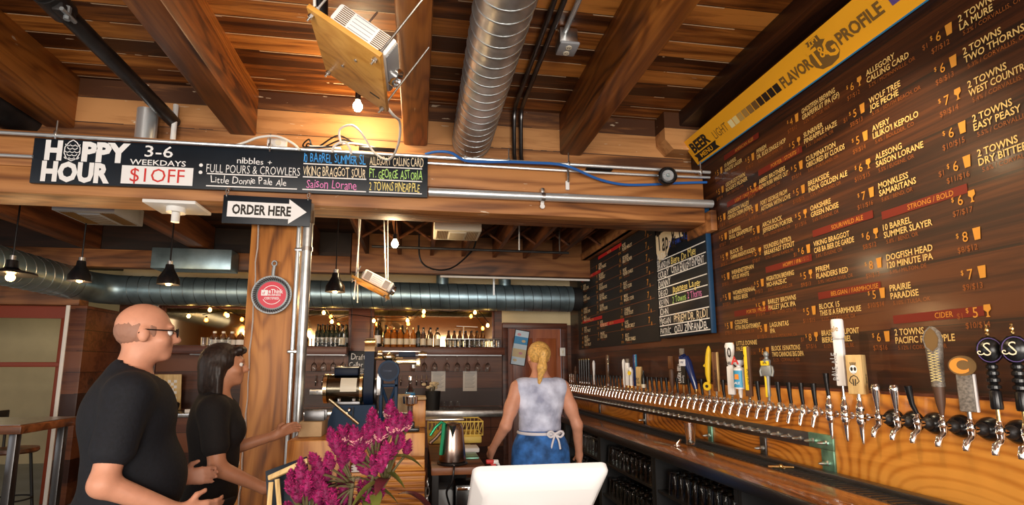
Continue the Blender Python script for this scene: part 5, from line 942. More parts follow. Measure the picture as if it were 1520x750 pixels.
MB().span((-.53, Y0 - .06, 1.445), (-.38, Y0 + .05, 1.495), 'navy_enamel', .008).span((-.53, Y0 - .062, 1.49), (-.375, Y0 + .055, 1.505), 'motor_metal', .004).build('terminal_box', o)
m = MB(); m.span((-.52, Y0 - .09, 1.262), (-.36, Y0 + .09, 1.285), 'dark_steel', .004); [m.tube([(x, Y0 - .07, 1.262), (x, Y0 - .07, 1.30)], .010, 'steel', 6) for x in (-.49, -.40)]; m.build('motor_foot', o)
m = MB(); P = [(Y0 + .085 * math.cos(t), 1.60 + .085 * math.sin(t)) for t in [PI * i / 12 for i in range(13)]] + [(Y0 + .095 * math.cos(t), 1.345 + .095 * math.sin(t)) for t in [PI + PI * i / 12 for i in range(13)]]
m.prism(P, .060, 'navy_enamel', Matrix(((0, 0, 1, -.342), (1, 0, 0, 0), (0, 1, 0, 0), (0, 0, 0, 1)))); m.build('belt_guard', o)
P = [(Y0 + .088 * math.cos(t), 1.60 + .088 * math.sin(t)) for t in [PI * i / 12 for i in range(13)]]; MB().prism(P, .064, 'machine_brass', Matrix(((0, 0, 1, -.344), (1, 0, 0, 0), (0, 1, 0, 0), (0, 0, 0, 1)))).build('guard_cap', o)
m = MB(); m.tube([(-.275, Y0, 1.345), (-.262, Y0, 1.345)], .085, 'dark_steel', 26); m.span((-.262, Y0 - .08, 1.32), (-.235, Y0 - .02, 1.46), 'steel', .004); m.build('pulley', o)
m = MB()   # X-braced column
for x in (-.236, -.140): m.span((x - .011, Y0 - .04, 1.101), (x + .011, Y0 + .03, 1.52), 'blue_enamel', .004)
for a, b in (((-.232, 1.14), (-.144, 1.37)), ((-.144, 1.14), (-.232, 1.37))): m.tube([(a[0], Y0 - .02, a[1]), (b[0], Y0 - .02, b[1])], .010, 'blue_enamel', 8)
m.span((-.247, Y0 - .04, 1.37), (-.129, Y0 + .03, 1.392), 'blue_enamel', .004); m.span((-.247, Y0 - .05, 1.101), (-.129, Y0 + .05, 1.135), 'blue_enamel', .006); m.build('column', o)
m = MB(); m.tube([(-.188, Y0 - .085, 1.475), (-.188, Y0 + .02, 1.475)], .068, 'blue_enamel', 30); m.tube([(-.188, Y0 - .092, 1.475), (-.188, Y0 - .085, 1.475)], .055, 'navy_enamel', 30); m.hand('Seamer', .016, 'blue_glass', FR(-.188, Y0 - .093, 1.47) @ T(-.035, 0, 0), fit=.07); m.build('gear_drum', o)
m = MB(); m.tube([(-.29, Y0 - .03, 1.555), (-.10, Y0 - .03, 1.555)], .012, 'machine_brass', 10); m.ball((-.19, Y0 - .05, 1.565), (.045, .03, .028), 'machine_brass', 14); m.tube([(-.262, Y0 - .03, 1.585), (-.235, Y0 - .03, 1.585)], .022, 'machine_brass', 12); m.build('shaft', o)
m = MB(); m.box((-.07, Y0 - .06, 1.535), (.15, .035, .035), 'machine_brass', .010, None); m.box((.0, Y0 - .06, 1.53), (.03, .05, .055), 'machine_brass', .006); m.tube([(-.14, Y0 - .06, 1.53), (-.19, Y0 - .07, 1.52)], .014, 'machine_brass', 10); m.tube([(-.03, Y0 - .06, 1.515), (-.03, Y0 - .06, 1.495)], .016, 'steel', 10); m.build('crank_arm', o)
m = MB(); m.span((-.26, Y0 - .03, 1.598), (.012, Y0 + .04, 1.606), 'steel', .002); m.span((-.13, Y0 - .02, 1.565), (-.02, Y0 + .03, 1.598), 'navy_enamel', .004); m.tube([(.0, Y0, 1.58), (.055, Y0, 1.58)], .020, 'machine_brass', 14); m.tube([(.02, Y0, 1.58), (.035, Y0, 1.58)], .027, 'machine_brass', 14); m.build('top_plate', o)
# steel cup stand, orange wooden case, bottle, boxes
o = thing('filling_stand', (-.03, 3.36, 1.101), 'black stand holding a shiny steel cup funnel right of the canning machine', 'stand')
MB().lathe([(.001, 0), (.016, .0), (.018, .03), (.045, .045), (.048, .09), (.044, .09), (.040, .05), (.001, .045)], 'chrome', 24, T(-.045, 3.36, 1.225)).build('cup', o)
m = MB(); m.tube([(-.045, 3.36, 1.15), (-.045, 3.36, 1.225)], .014, 'dark_steel', 12); m.tube([(-.045, 3.36, 1.175), (-.045, 3.36, 1.19)], .024, 'steel', 12); m.tube([(-.045, 3.36, 1.205), (-.16, 3.38, 1.21)], .008, 'dark_steel', 8); m.build('stem', o)
m = MB(); m.span((-.105, 3.30, 1.101), (.015, 3.42, 1.125), 'black_plastic', .006); m.box((-.045, 3.36, 1.14), (.06, .05, .04), 'black_plastic', .006); m.span((-.17, 3.31, 1.10), (-.145, 3.33, 1.20), 'brass', .003); m.span((-.135, 3.31, 1.101), (-.11, 3.34, 1.20), 'black_plastic', .003); m.build('base', o)
o = thing('wooden_case', (.0, 3.62, 1.10), 'orange wooden case with a folded cloth on top, behind the steel cup stand', 'case')
MB().span((-.03, 3.56, 1.101), (.055, 3.80, 1.275), 'orange_wood', .004).build('case', o); MB().box((.01, 3.68, 1.288), (.10, .22, .022), 'tan_card', .010).build('cloth', o)
tag(MB().span((-.14, 3.62, 1.101), (-.05, 3.74, 1.31), 'tan_card', .003).build('tall_carton', loc=(-.1, 3.68, 1.1)), 'tall tan carton between the canning machine and the wooden case', 'carton')
o = thing('soap_bottle', (-.05, 3.88, 1.1), 'clear spirit bottle with a blue label behind the tan carton', 'bottle')
MB().lathe([(.001, 0), (.036, 0), (.037, .20), (.030, .23), (.012, .26), (.012, .31), (.001, .312)], 'clear_glass', 16, T(-.055, 3.86, 1.101)).build('glass_body', o); MB().lathe([(.0375, .19), (.0375, .21)], 'poster_blue', 16, T(-.055, 3.86, 1.101)).build('paper_label', o); MB().lathe([(.014, .30), (.02, .305), (.02, .33), (.001, .332)], 'chrome', 12, T(-.055, 3.86, 1.101)).build('cap', o)
# side table with kettle
o = thing('side_table', (.23, 3.6, 0), 'dark table behind the register carrying the steel kettle and the wire rack', 'table')
MB().span((.085, 3.06, .885), (.40, 4.35, .927), 'table_wood', .004).build('table_top', o)
for x in (.11, .375):
    for y in (3.09, 4.32): MB().span((x - .02, y - .02, 0), (x + .02, y + .02, .885), 'black_matt', .003).build('leg', o)
MB().span((.09, 3.10, .40), (.395, 4.3, .42), 'black_matt').build('lower_shelf', o); MB().span((.09, 4.2, .42), (.395, 4.22, .88), 'black_matt').build('back_panel', o)
o = thing('black_grinder', (.29, 3.3, .42), 'black appliance with a chrome band under the side table', 'appliance')
MB().span((.235, 3.2, .421), (.37, 3.4, .80), 'black_plastic', .012).build('body', o); MB().span((.245, 3.196, .765), (.36, 3.2, .785), 'chrome', .002).build('band', o); MB().box((.30, 3.196, .63), (.02, .008, .012), 'white_plastic', .003).build('switch', o)
tag(MB().span((.105, 3.2, .421), (.225, 3.4, .78), 'grey_iron', .02).build('metal_canister', loc=(.165, 3.3, .42)), 'dark mottled metal canister under the left of the side table', 'canister')
m = MB(); zc_ = .98
for k in range(9): 
    t0 = k * .045; m.tube([(.065 + .010 * math.cos(t) * (1 if k % 2 else .3), 2.99 + .010 * math.cos(t) * (.3 if k % 2 else 1), .86 - t0 + .026 * math.sin(t)) for t in [2 * PI * i / 12 for i in range(13)]], .0035, 'steel', 6)
tag(m.build('hanging_chain', loc=(.065, 2.99, .8)), 'steel chain hanging beside the slatted wooden box', 'chain')
KX, KY = .213, 3.17
o = thing('electric_kettle', (KX, KY, .927), 'brushed steel electric kettle on the side table, green light painted on its handle', 'kettle')
KM = T(KX, KY, .928)
MB().lathe([(.001, 0), (.088, 0), (.092, .006), (.088, .016), (.001, .016)], 'black_plastic', 30, KM).build('base', o)
MB().lathe([(.080, .018), (.082, .024), (.074, .10), (.064, .20), (.060, .222), (.050, .236), (.020, .243), (.001, .244)], 'kettle_steel', 36, KM).build('kettle_body', o)
MB().add([(KX - .026, KY - .060, 1.158), (KX + .018, KY - .062, 1.158), (KX - .004, KY - .072, 1.085), (KX - .004, KY - .092, 1.150)], [(0, 2, 3), (3, 2, 1), (0, 3, 1)], 'dark_steel').build('spout', o)
m = MB(); m.tube([(KX - .045, KY - .03, 1.16), (KX - .07, KY - .03, 1.175), (KX - .105, KY - .035, 1.145), (KX - .135, KY - .04, 1.10)], [.010, .010, .009, .008], 'green_plastic_and_sheen', 10); m.tube([(KX - .06, KY - .03, 1.13), (KX - .10, KY - .035, 1.085), (KX - .135, KY - .04, 1.055)], .010, 'kettle_steel', 8); m.tube([(KX - .055, KY - .04, 1.165), (KX - .072, KY - .055, .99)], .011, 'green_plastic_and_sheen', 8); m.build('handle', o)  # green light on the shiny handle is painted in as its colour
tag(MB().tube(smooth_path([(KX + .0, KY - .095, .935), (KX - .0, 3.03, .93), (KX - .01, 3.02, .86), (KX - .04, 3.03, .80), (KX - .02, 3.06, .72)]), .006, 'black_plastic', 6).build('kettle_cord', loc=(KX, 3.03, .9)), 'black cord hanging from the kettle over the table edge', 'cord')
o = thing('wire_rack', (.26, 4.1, .93), 'yellow wire dish rack behind the steel kettle', 'rack')
m = MB(); x0, x1, y0, y1, z0, z1 = .085, .50, 4.0, 4.32, .985, 1.085
for z in (z0, z1): m.tube([(x0, y0, z), (x1, y0, z), (x1, y1, z), (x0, y1, z), (x0, y0, z)], .0055, 'yellow_wire', 6)
m.build('rim', o); m = MB()
for k in range(14):
    x = x0 + (x1 - x0) * k / 13; m.tube([(x, y0, z1), (x, y0, z0), (x, y1, z0), (x, y1, z1)], .0028, 'yellow_wire', 5)
for k in range(12): x = x0 + (x1 - x0) * k / 12; m.tube([(x, y0, z0), (x + .035, y0, z1)], .0025, 'yellow_wire', 5)
m.build('wire_basket', o)
MB().span((.085, 3.98, .928), (.49, 4.33, .98), 'yellow_wire', .01).build('drip_tray', o); MB().span((.06, 4.05, 1.09), (.36, 4.25, 1.105), 'steel', .003).build('steel_lid', o)
tag(MB().box((.36, 3.62, .945), (.12, .16, .03), 'paper', .008).build('folded_cloth', loc=(.36, 3.62, .93)), 'white folded cloth on the side table right of the kettle', 'cloth')
tag(MB().box((.34, 3.40, .934), (.10, .20, .012), 'green_metal', .004).build('green_tray', loc=(.34, 3.4, .93)), 'small green tray on the side table right of the kettle', 'tray')
o = thing('flower_bucket', (.28, 6.6, .945), 'black pot holding small cream flowers at the back, above the wire rack', 'pot')
o.location = (.20, 6.86, .946)
MB().lathe([(.001, 0), (.085, 0), (.10, .24), (.09, .24), (.001, .22)], 'black_matt', 18, T(.20, 6.90, .946)).build('pot', o); m = MB(); rr = random.Random(9)
for k in range(9): a = rr.uniform(0, 6.28); q = rr.uniform(.03, .13); p = (.20 + q * math.cos(a), 6.90 + q * math.sin(a) * .6, 1.22 + rr.uniform(0, .09)); m.tube([(.20, 6.90, 1.15), p], .004, 'stem_green', 5); m.ball(p, (.032, .03, .022), 'menu_bright', 8)
m.build('blossoms', o)
o = thing('spray_bottle', (.46, 3.35, .55), 'spray bottle with a red and white trigger head beside the side table', 'bottle')
SP = T(.475, 3.28, .70)
MB().lathe([(.001, 0), (.036, 0), (.038, .10), (.030, .14), (.014, .16), (.014, .175)], 'clear_glass', 16, SP).build('bottle_body', o); MB().box((0, 0, .190), (.035, .03, .03), 'red_paint', .005, SP).box((-.02, 0, .215), (.05, .028, .025), 'red_paint', .006, SP).build('trigger_cap', o); MB().box((.012, 0, .212), (.045, .026, .03), 'white_plastic', .008, SP).tube([(.03, 0, .205), (.045, 0, .165)], .008, 'white_plastic', 8, M=SP).build('trigger', o)
tag(MB().span((.415, 3.15, .66), (.55, 3.45, .698), 'black_matt', .004).span((.42, 3.16, 0), (.44, 3.18, .66), 'black_matt').span((.42, 3.42, 0), (.44, 3.44, .66), 'black_matt').span((.525, 3.16, 0), (.545, 3.18, .66), 'black_matt').span((.525, 3.42, 0), (.545, 3.44, .66), 'black_matt').build('low_stand', loc=(.48, 3.3, .66)), 'low black stand under the spray bottle beside the side table', 'stand')
# left: tall table with stools
o = thing('bar_table', (-3.35, 4.95, 0), 'tall wooden table with steel legs at the left edge behind the bald man', 'table')
MB().span((-4.4, 4.55, .985), (-3.02, 5.30, 1.05), 'table_wood', .008).build('table_top', o); MB().span((-4.38, 4.57, 1.051), (-3.04, 5.28, 1.056), 'steel').build('table_edge', o)
for x in (-3.12, -4.3):
    for y in (4.65, 5.2): MB().span((x - .028, y - .028, 0), (x + .028, y + .028, .985), 'dark_steel', .004).build('leg', o)
for i, (x, y) in enumerate(((-3.55, 4.25), (-3.75, 5.6))):
    o = thing('bar_stool', (x, y, 0), ('dark bar stool in front of the tall table at the left edge', 'dark bar stool behind the tall table at the left edge')[i], 'stool')
    MB().lathe([(.001, .70), (.17, .70), (.185, .715), (.18, .745), (.001, .75)], 'table_wood', 24, T(x, y, 0)).build('seat', o)
    for a in range(4): t = PI / 4 + a * PI / 2; MB().tube([(x + .12 * math.cos(t), y + .12 * math.sin(t), .70), (x + .20 * math.cos(t), y + .20 * math.sin(t), 0)], .013, 'black_matt', 8).build('leg', o)
    MB().tube([(x + .17 * math.cos(t), y + .17 * math.sin(t), .28) for t in [2 * PI * k / 24 for k in range(25)]], .008, 'black_matt', 6).build('foot_ring', o)
    m = MB(); m.tube([(x - .15, y - .06, .72), (x - .17, y - .08, 1.08)], .012, 'black_matt', 8); m.tube([(x - .15, y + .08, .72), (x - .17, y + .10, 1.08)], .012, 'black_matt', 8); m.box((x - .17, y + .01, 1.02), (.02, .22, .14), 'black_matt', .008); m.build('backrest', o)
tag(MB().span((-4.10, 4.8, 1.057), (-3.9, 5.0, 1.20), 'steel', .006).build('metal_caddy', loc=(-4, 4.9, 1.057)), 'pale metal caddy on the tall table at the left edge', 'caddy')

# ------------------------------------------------------------------ front counter: register screen, flowers, card stand
o = thing('front_counter', (-.1, 1.15, 0), 'plain wooden front counter below the register and the flowers', 'counter')
mat('screen_white', (.56, .56, .56), .4)
MB().span((-.75, .62, 1.0), (.62, 1.62, 1.04), 'counter_wood', .006).build('worktop', o); MB().span((-.72, .70, 0), (.58, 1.58, .999), 'orange_wood').build('cabinet', o)
o = thing('register_screen', (.215, .93, 1.04), 'white point of sale touch screen seen from behind on its stand', 'screen')
SM = frame((.208, .936, 1.263), (1, .0, .006), (-.004, -.743, .669))     # local z towards the camera
def rrect(w_, h_, r, n=5):
    out = []
    for cx, cy, a0 in ((w_ / 2 - r, h_ / 2 - r, 0), (-w_ / 2 + r, h_ / 2 - r, PI / 2), (-w_ / 2 + r, -h_ / 2 + r, PI), (w_ / 2 - r, -h_ / 2 + r, 1.5 * PI)):
        out += [(cx + r * math.cos(a0 + PI / 2 * i / n), cy + r * math.sin(a0 + PI / 2 * i / n)) for i in range(n + 1)]
    return out
m = MB(); P0 = rrect(.232, .205, .014); P1 = rrect(.228, .201, .014); P2 = rrect(.196, .150, .02); k = len(P0)
rings = [(P0, -.010), (P0, .0), (P1, .004), (P2, .022)]; vs = [(x, y, z) for P, z in rings for x, y in P]
m.add(vs, [(a * k + i, a * k + (i + 1) % k, (a + 1) * k + (i + 1) % k, (a + 1) * k + i) for a in range(3) for i in range(k)] + [list(range(3 * k, 4 * k)), list(range(k))[::-1]], 'screen_white', SM); m.build('screen_back', o)
MB().flat(rrect(.216, .188, .006), 'black_plastic', SM @ RY(PI), .0105).build('screen_glass', o)
m = MB(); m.tube([SM @ Vector((.0, -.012, .020)), SM @ Vector((.0, -.016, .040)), SM @ Vector((0, -.05, .062)), (.209, .93, 1.06)], [.026, .024, .024, .030], 'screen_white', 22); m.box((.209, .95, 1.052), (.16, .16, .022), 'screen_white', .008); m.build('stand', o)
m = MB(); m.flat([(.024, .020), (.036, .020), (.036, .008), (.032, .002), (.026, .006)], 'green_plastic_and_sheen', SM, .0226); m.build('green_sticker', o)
# magenta celosia bouquet in a glass jar
VX, VY = -.150, 1.13
o = thing('flower_vase', (VX, VY, 1.04), 'glass jar of magenta flowers on the front counter', 'vase'); MB().lathe([(.001, 0), (.055, 0), (.058, .01), (.058, .11), (.046, .13), (.046, .145), (.043, .145), (.043, .13), (.054, .11), (.054, .012), (.001, .010)], 'clear_glass', 24, T(VX, VY, 1.0405)).build('glass_jar', o)
rr = random.Random(21)
def plume(a, d, L, r, core=True):
    """one celosia spike: a tapered fuzzy cone of small bristles"""
    d = Vector(d).normalized(); u = d.orthogonal().normalized(); v = d.cross(u); m = MB(); a = Vector(a)
    prof = [(.0, .35), (.10, .78), (.25, 1.0), (.5, .95), (.75, .72), (.92, .40), (1.0, .05)]
    n = 9
    m.tube([a + d * L * t for t, _ in prof], [r * q * .72 for _, q in prof], 'magenta_dark', n)
    for k in range(150):
        t = rr.random() ** .9; q = np.interp(t, [p[0] for p in prof], [p[1] for p in prof]) * r; th = rr.uniform(0, 2 * PI)
        e = u * math.cos(th) + v * math.sin(th); b = a + d * L * t + e * q * .55; tip = a + d * (L * t + r * .42) + e * q * rr.uniform(1.0, 1.22)
        s_ = (d.cross(e)).normalized() * .0024; w2 = d * .0022
        m.add([b - s_ * 1.2, b + s_ * 1.2, b + w2 * 1.6 + e * .001, tip], [(0, 1, 3), (1, 2, 3), (2, 0, 3)], 'pink_base' if (core and t < .30) else ('magenta' if rr.random() < .7 else 'magenta_dark'))
    return m
def leaf(a, d, L, w_, mname, droop=.5):
    d = Vector(d).normalized(); sd = d.cross(Vector((0, 0, 1))).normalized(); m = MB(); vs = []; n = 7
    for i in range(n + 1):
        t = i / n; c = Vector(a) + d * L * t + Vector((0, 0, -droop * L * t * t)); ww = w_ * math.sin(PI * min(1, t * .96 + .04)) ** .8
        vs += [c + sd * ww + Vector((0, 0, ww * .25)), c, c - sd * ww + Vector((0, 0, ww * .25))]
    return m.add(vs, [(3 * i, 3 * i + 1, 3 * i + 4, 3 * i + 3) for i in range(n)] + [(3 * i + 1, 3 * i + 2, 3 * i + 5, 3 * i + 4) for i in range(n)], mname)
PIX = [ # plume base offsets (x, z) with lengths: measured around the jar
 (-.045, 1.360, .060, 0), (-.070, 1.345, .050, 1), (-.022, 1.350, .052, 1), (-.048, 1.315, .055, 1), (-.080, 1.335, .045, 0), (.0, 1.372, .058, 1), (-.060, 1.380, .055, 1), (-.012, 1.395, .062, 1), (.012, 1.345, .045, 0), (.020, 1.372, .055, 1),
 (-.030, 1.318, .055, 0), (.005, 1.320, .05, 0), (-.05, 1.345, .05, 0), (.022, 1.335, .045, 0),
 (-.118, 1.345, .055, 1), (-.150, 1.330, .055, 0), (-.095, 1.350, .055, 1), (-.130, 1.310, .05, 0), (-.160, 1.305, .045, 0),
 (-.238, 1.282, .062, 0), (-.255, 1.270, .05, 0), (-.205, 1.290, .058, 0), (-.215, 1.265, .055, 0), (-.270, 1.258, .05, 0), (-.230, 1.248, .05, 0), (-.190, 1.268, .05, 0), (-.245, 1.235, .05, 0), (-.200, 1.240, .052, 0),
 (-.165, 1.235, .062, 0), (-.150, 1.220, .058, 0), (-.178, 1.215, .055, 0), (-.128, 1.232, .055, 0), (-.112, 1.218, .055, 0), (-.155, 1.192, .05, 0), (-.190, 1.195, .05, 0), (-.262, 1.205, .055, 0), (-.235, 1.190, .048, 0), (-.135, 1.185, .05, 0),
 (-.128, 1.265, .045, 0), (-.048, 1.245, .065, 0), (-.030, 1.232, .05, 0), (-.062, 1.232, .055, 0), (-.075, 1.285, .05, 0), (-.042, 1.285, .055, 0), (-.098, 1.31, .05, 0), (-.08, 1.225, .05, 0)]
PIX += [(x + rr.uniform(-.022, .022), z + rr.uniform(-.030, .012), L * .95, c) for x, z, L, c in PIX]
hubs = [(-.066, 1.30), (-.13, 1.30), (-.215, 1.225), (-.165, 1.175), (-.09, 1.21), (-.085, 1.32)]
groups = {}
for p in PIX: h = min(range(6), key=lambda i: (hubs[i][0] - p[0]) ** 2 + (hubs[i][1] - p[1] - .02) ** 2); groups.setdefault(h, []).append(p)
LAB = {0: 'tallest magenta plumed flower stem at the right of the bouquet', 1: 'magenta plumed flower stem in the middle of the bouquet before the blue machine base', 2: 'magenta plumed flower stem leaning out at the left of the bouquet', 3: 'low magenta plumed flower stem at the front of the bouquet', 4: 'low dark magenta flower stem at the right before the slatted box', 5: 'upper magenta plumed flower stem between the two tallest clusters'}
for h, ps in groups.items():
    hx, hz = hubs[h]; hy = VY + rr.uniform(-.04, .05); base = Vector((VX + (hx - VX) * .12, VY + rr.uniform(-.02, .02), 1.06))
    o = thing('celosia_stem', base, LAB[h], 'flower', 'magenta flower stems in the jar')
    hub = Vector((hx, hy, hz - .03)); m = MB(); m.tube(smooth_path([base, Vector((VX + (hx - VX) * .4, VY, 1.13)), hub]), .0042, 'stem_green', 8); tips = []
    for (x, z, L, core) in ps:
        L *= .74; x = -.162 + (x + .150) * .72; y = hy + rr.uniform(-.035, .035); a = Vector((x, y, z - L * .35)); d = Vector((a.x - hub.x, (a.y - hub.y) * .7, abs(a.z - hub.z) + .05)); d.normalize(); d = (d + Vector((0, 0, .7))).normalized(); m.tube(smooth_path([hub - Vector((0, 0, .02)), (hub + a) / 2 - Vector((0, 0, .006)), a], 4), .0026, 'stem_green', 6); tips.append((a, d, L, core))
    m.build('stem', o)
    for a, d, L, core in tips: plume(a, d, L * rr.uniform(1.0, 1.2), rr.uniform(.0105, .0145), core).build('bloom', o)
    for k in range(9):
        th = rr.uniform(0, 2 * PI); t = rr.uniform(.35, 1.0); q = base.lerp(hub, t) + Vector((rr.uniform(-.02, .02), rr.uniform(-.02, .0), 0)); leaf(q, (math.cos(th), math.sin(th) * .7 - .2, rr.uniform(-.1, .5)), rr.uniform(.05, .085), rr.uniform(.010, .017), 'leaf_green' if rr.random() < .5 else 'leaf_dark', rr.uniform(.3, 1.0)).build('leaf', o)
    if h == 4:
        leaf((-.035, VY - .03, 1.245), (.8, -.2, .25), .11, .017, 'leaf_dark', 1.1).build('leaf', o); leaf((-.06, VY, 1.31), (.8, -.1, .3), .08, .016, 'leaf_green', .6).build('leaf', o)
# black card stand left of the flowers
o = thing('card_stand', (-.34, 1.33, 1.04), 'small black card sign on a pale wooden easel left of the flowers', 'sign')
KM_ = T(-.315, 1.34, 1.245) @ RZ(-.5) @ RX(-.22)
MB().box((0, .012, -.04), (.12, .006, .13), 'chalkboard', .001, KM_ @ RY(-.35)).build('card', o)
m = MB(); m.box((.02, -.004, .004), (.115, .012, .012), 'pale_wood', .002, KM_ @ RY(-.42)); m.tube([KM_ @ Vector((-.026, -.006, -.02)), (-.335, 1.30, 1.041)], .006, 'pale_wood', 6); m.tube([KM_ @ Vector((-.01, -.006, -.012)), (-.29, 1.30, 1.041)], .006, 'pale_wood', 6); m.tube([KM_ @ Vector((0, .018, .0)), (-.32, 1.42, 1.041)], .006, 'pale_wood', 6); m.build('easel', o)

# ------------------------------------------------------------------ people
def smin(a, b, k):
    h = np.clip(.5 + .5 * (b - a) / k, 0, 1); return b + (a - b) * h - k * h * (1 - h)
class Field:
    def __init__(s, lo, hi, res):
        s.lo = np.array(lo, float); s.res = res; s.n = np.ceil((np.array(hi) - s.lo) / res).astype(int) + 1
        s.ax = [s.lo[i] + np.arange(s.n[i]) * res for i in range(3)]; s.d = np.full(s.n, .3, np.float32)
    def sub(s, lo, hi):
        i0 = np.clip(np.floor((np.array(lo) - s.lo) / s.res).astype(int), 0, s.n); i1 = np.clip(np.ceil((np.array(hi) - s.lo) / s.res).astype(int) + 1, 0, s.n)
        sl = tuple(slice(i0[i], i1[i]) for i in range(3)); X, Y, Z = np.meshgrid(*[s.ax[i][sl[i]] for i in range(3)], indexing='ij', sparse=True); return sl, X, Y, Z
    def put(s, p, off=0.):
        if p[0] == 'c':
            _, a, b, ra, rb, k = p; a = np.array(a, float); b = np.array(b, float); R = max(ra, rb) + k + .05 + off
            sl, X, Y, Z = s.sub(np.minimum(a, b) - R, np.maximum(a, b) + R)
            v = b - a; L = max(v.dot(v), 1e-9); t = np.clip(((X - a[0]) * v[0] + (Y - a[1]) * v[1] + (Z - a[2]) * v[2]) / L, 0, 1)
            d = np.sqrt((X - a[0] - t * v[0]) ** 2 + (Y - a[1] - t * v[1]) ** 2 + (Z - a[2] - t * v[2]) ** 2) - (ra + (rb - ra) * t) - off
        else:
            _, c, r, k = p[:4]; c = np.array(c, float); r = np.array(r, float) + off; R = r.max() + k + .05
            sl, X, Y, Z = s.sub(c - R, c + R); x = X - c[0]; y = Y - c[1]; z = Z - c[2]
            q = np.sqrt((x / r[0]) ** 2 + (y / r[1]) ** 2 + (z / r[2]) ** 2); g = np.sqrt((x / r[0] ** 2) ** 2 + (y / r[1] ** 2) ** 2 + (z / r[2] ** 2) ** 2) + 1e-6
            d = q * (q - 1) / g
        s.d[sl] = smin(s.d[sl], d.astype(np.float32), k); return s
    def cut(s, fn):
        X, Y, Z = np.meshgrid(*s.ax, indexing='ij', sparse=True); s.d = np.maximum(s.d, fn(X, Y, Z).astype(np.float32)); return s
    def mesh(s):
        d = s.d; n = s.n; ins = d < 0
        c = np.zeros(n - 1, int)
        for i in (0, 1):
            for j in (0, 1):
                for k in (0, 1): c += ins[i:n[0] - 1 + i, j:n[1] - 1 + j, k:n[2] - 1 + k]
        cells = np.argwhere((c > 0) & (c < 8)); idx = -np.ones(n - 1, int); idx[tuple(cells.T)] = np.arange(len(cells))
        P = np.zeros((len(cells), 3)); W = np.zeros(len(cells)); C = [(i, j, k) for i in (0, 1) for j in (0, 1) for k in (0, 1)]
        for a in C:
            for b in C:
                if sum(abs(a[q] - b[q]) for q in range(3)) != 1 or a > b: continue
                da = d[tuple((cells + a).T)]; db = d[tuple((cells + b).T)]; m = (da < 0) != (db < 0); t = np.where(m, da / np.where(m, da - db, 1), 0)
                p = np.array(a) + (np.array(b) - np.array(a)) * t[:, None]; P += p * m[:, None]; W += m
        V = (cells + P / W[:, None]) * s.res + s.lo; F = []
        for ax in range(3):
            u, v = (ax + 1) % 3, (ax + 2) % 3; e = [0, 0, 0]; e[ax] = 1
            A = ins[tuple(slice(0, n[q] - e[q]) for q in range(3))]; B = ins[tuple(slice(e[q], n[q]) for q in range(3))]
            E_ = np.argwhere(A != B); E_ = E_[(E_[:, u] > 0) & (E_[:, v] > 0) & (E_[:, u] < n[u] - 1) & (E_[:, v] < n[v] - 1)]
            fl = A[tuple(E_.T)]; q = []
            for du, dv in ((-1, -1), (0, -1), (0, 0), (-1, 0)): cc = E_.copy(); cc[:, u] += du; cc[:, v] += dv; q.append(idx[tuple(cc.T)])
            q = np.stack(q, 1); q[~fl] = q[~fl][:, ::-1]; F.append(q)
        return V, np.concatenate(F)
def field_obj(fd, name, mname, parent):
    V, F = fd.mesh(); me = bpy.data.meshes.new(name); me.from_pydata(V.tolist(), [], F.tolist()); me.polygons.foreach_set('use_smooth', [True] * len(F)); me.materials.append(MT[mname]); me.update()
    o = bpy.data.objects.new(name, me); COL.objects.link(o); o.parent = parent; return o
V3 = lambda *p: np.array(p, float)
def hand_prims(w_, d, palm_n, curl, side_, thumb_out=1.):
    """Palm and five bent fingers. w_: wrist, d: direction of the hand, palm_n: where the palm faces, side_: +1 puts the thumb along +(d x palm_n)."""
    d = np.array(d, float); d /= np.linalg.norm(d); pn = np.array(palm_n, float); pn -= d * pn.dot(d); pn /= np.linalg.norm(pn); s = np.cross(d, pn) * side_
    out = [('c', w_, w_ + d * .03, .024, .026, .02)]
    for q in (-.026, -.009, .009, .026): out.append(('c', w_ + d * .02 + s * q * .7, w_ + d * .085 + s * q, .014, .012, .012))
    for q, L in ((.028, .072), (.0095, .082), (-.0095, .076), (-.028, .058)):
        p = w_ + d * .088 + s * q; ang = 0; k = .004
        for f_, r0, r1 in ((.45, .0095, .0088), (.32, .0088, .008), (.23, .008, .0068)):
            ang += curl; dd = d * math.cos(ang) + pn * math.sin(ang); p2 = p + dd * L * f_; out.append(('c', p, p2, r0, r1, k)); p = p2
    t0 = w_ + d * .028 + s * .024; t1 = t0 + (d * .55 + s * .75 * thumb_out + pn * .3) * .038; t2 = t1 + (d * .85 + s * .3 + pn * .35) * .032; out += [('c', t0, t1, .013, .011, .008), ('c', t1, t2, .0105, .0085, .004)]
    return out
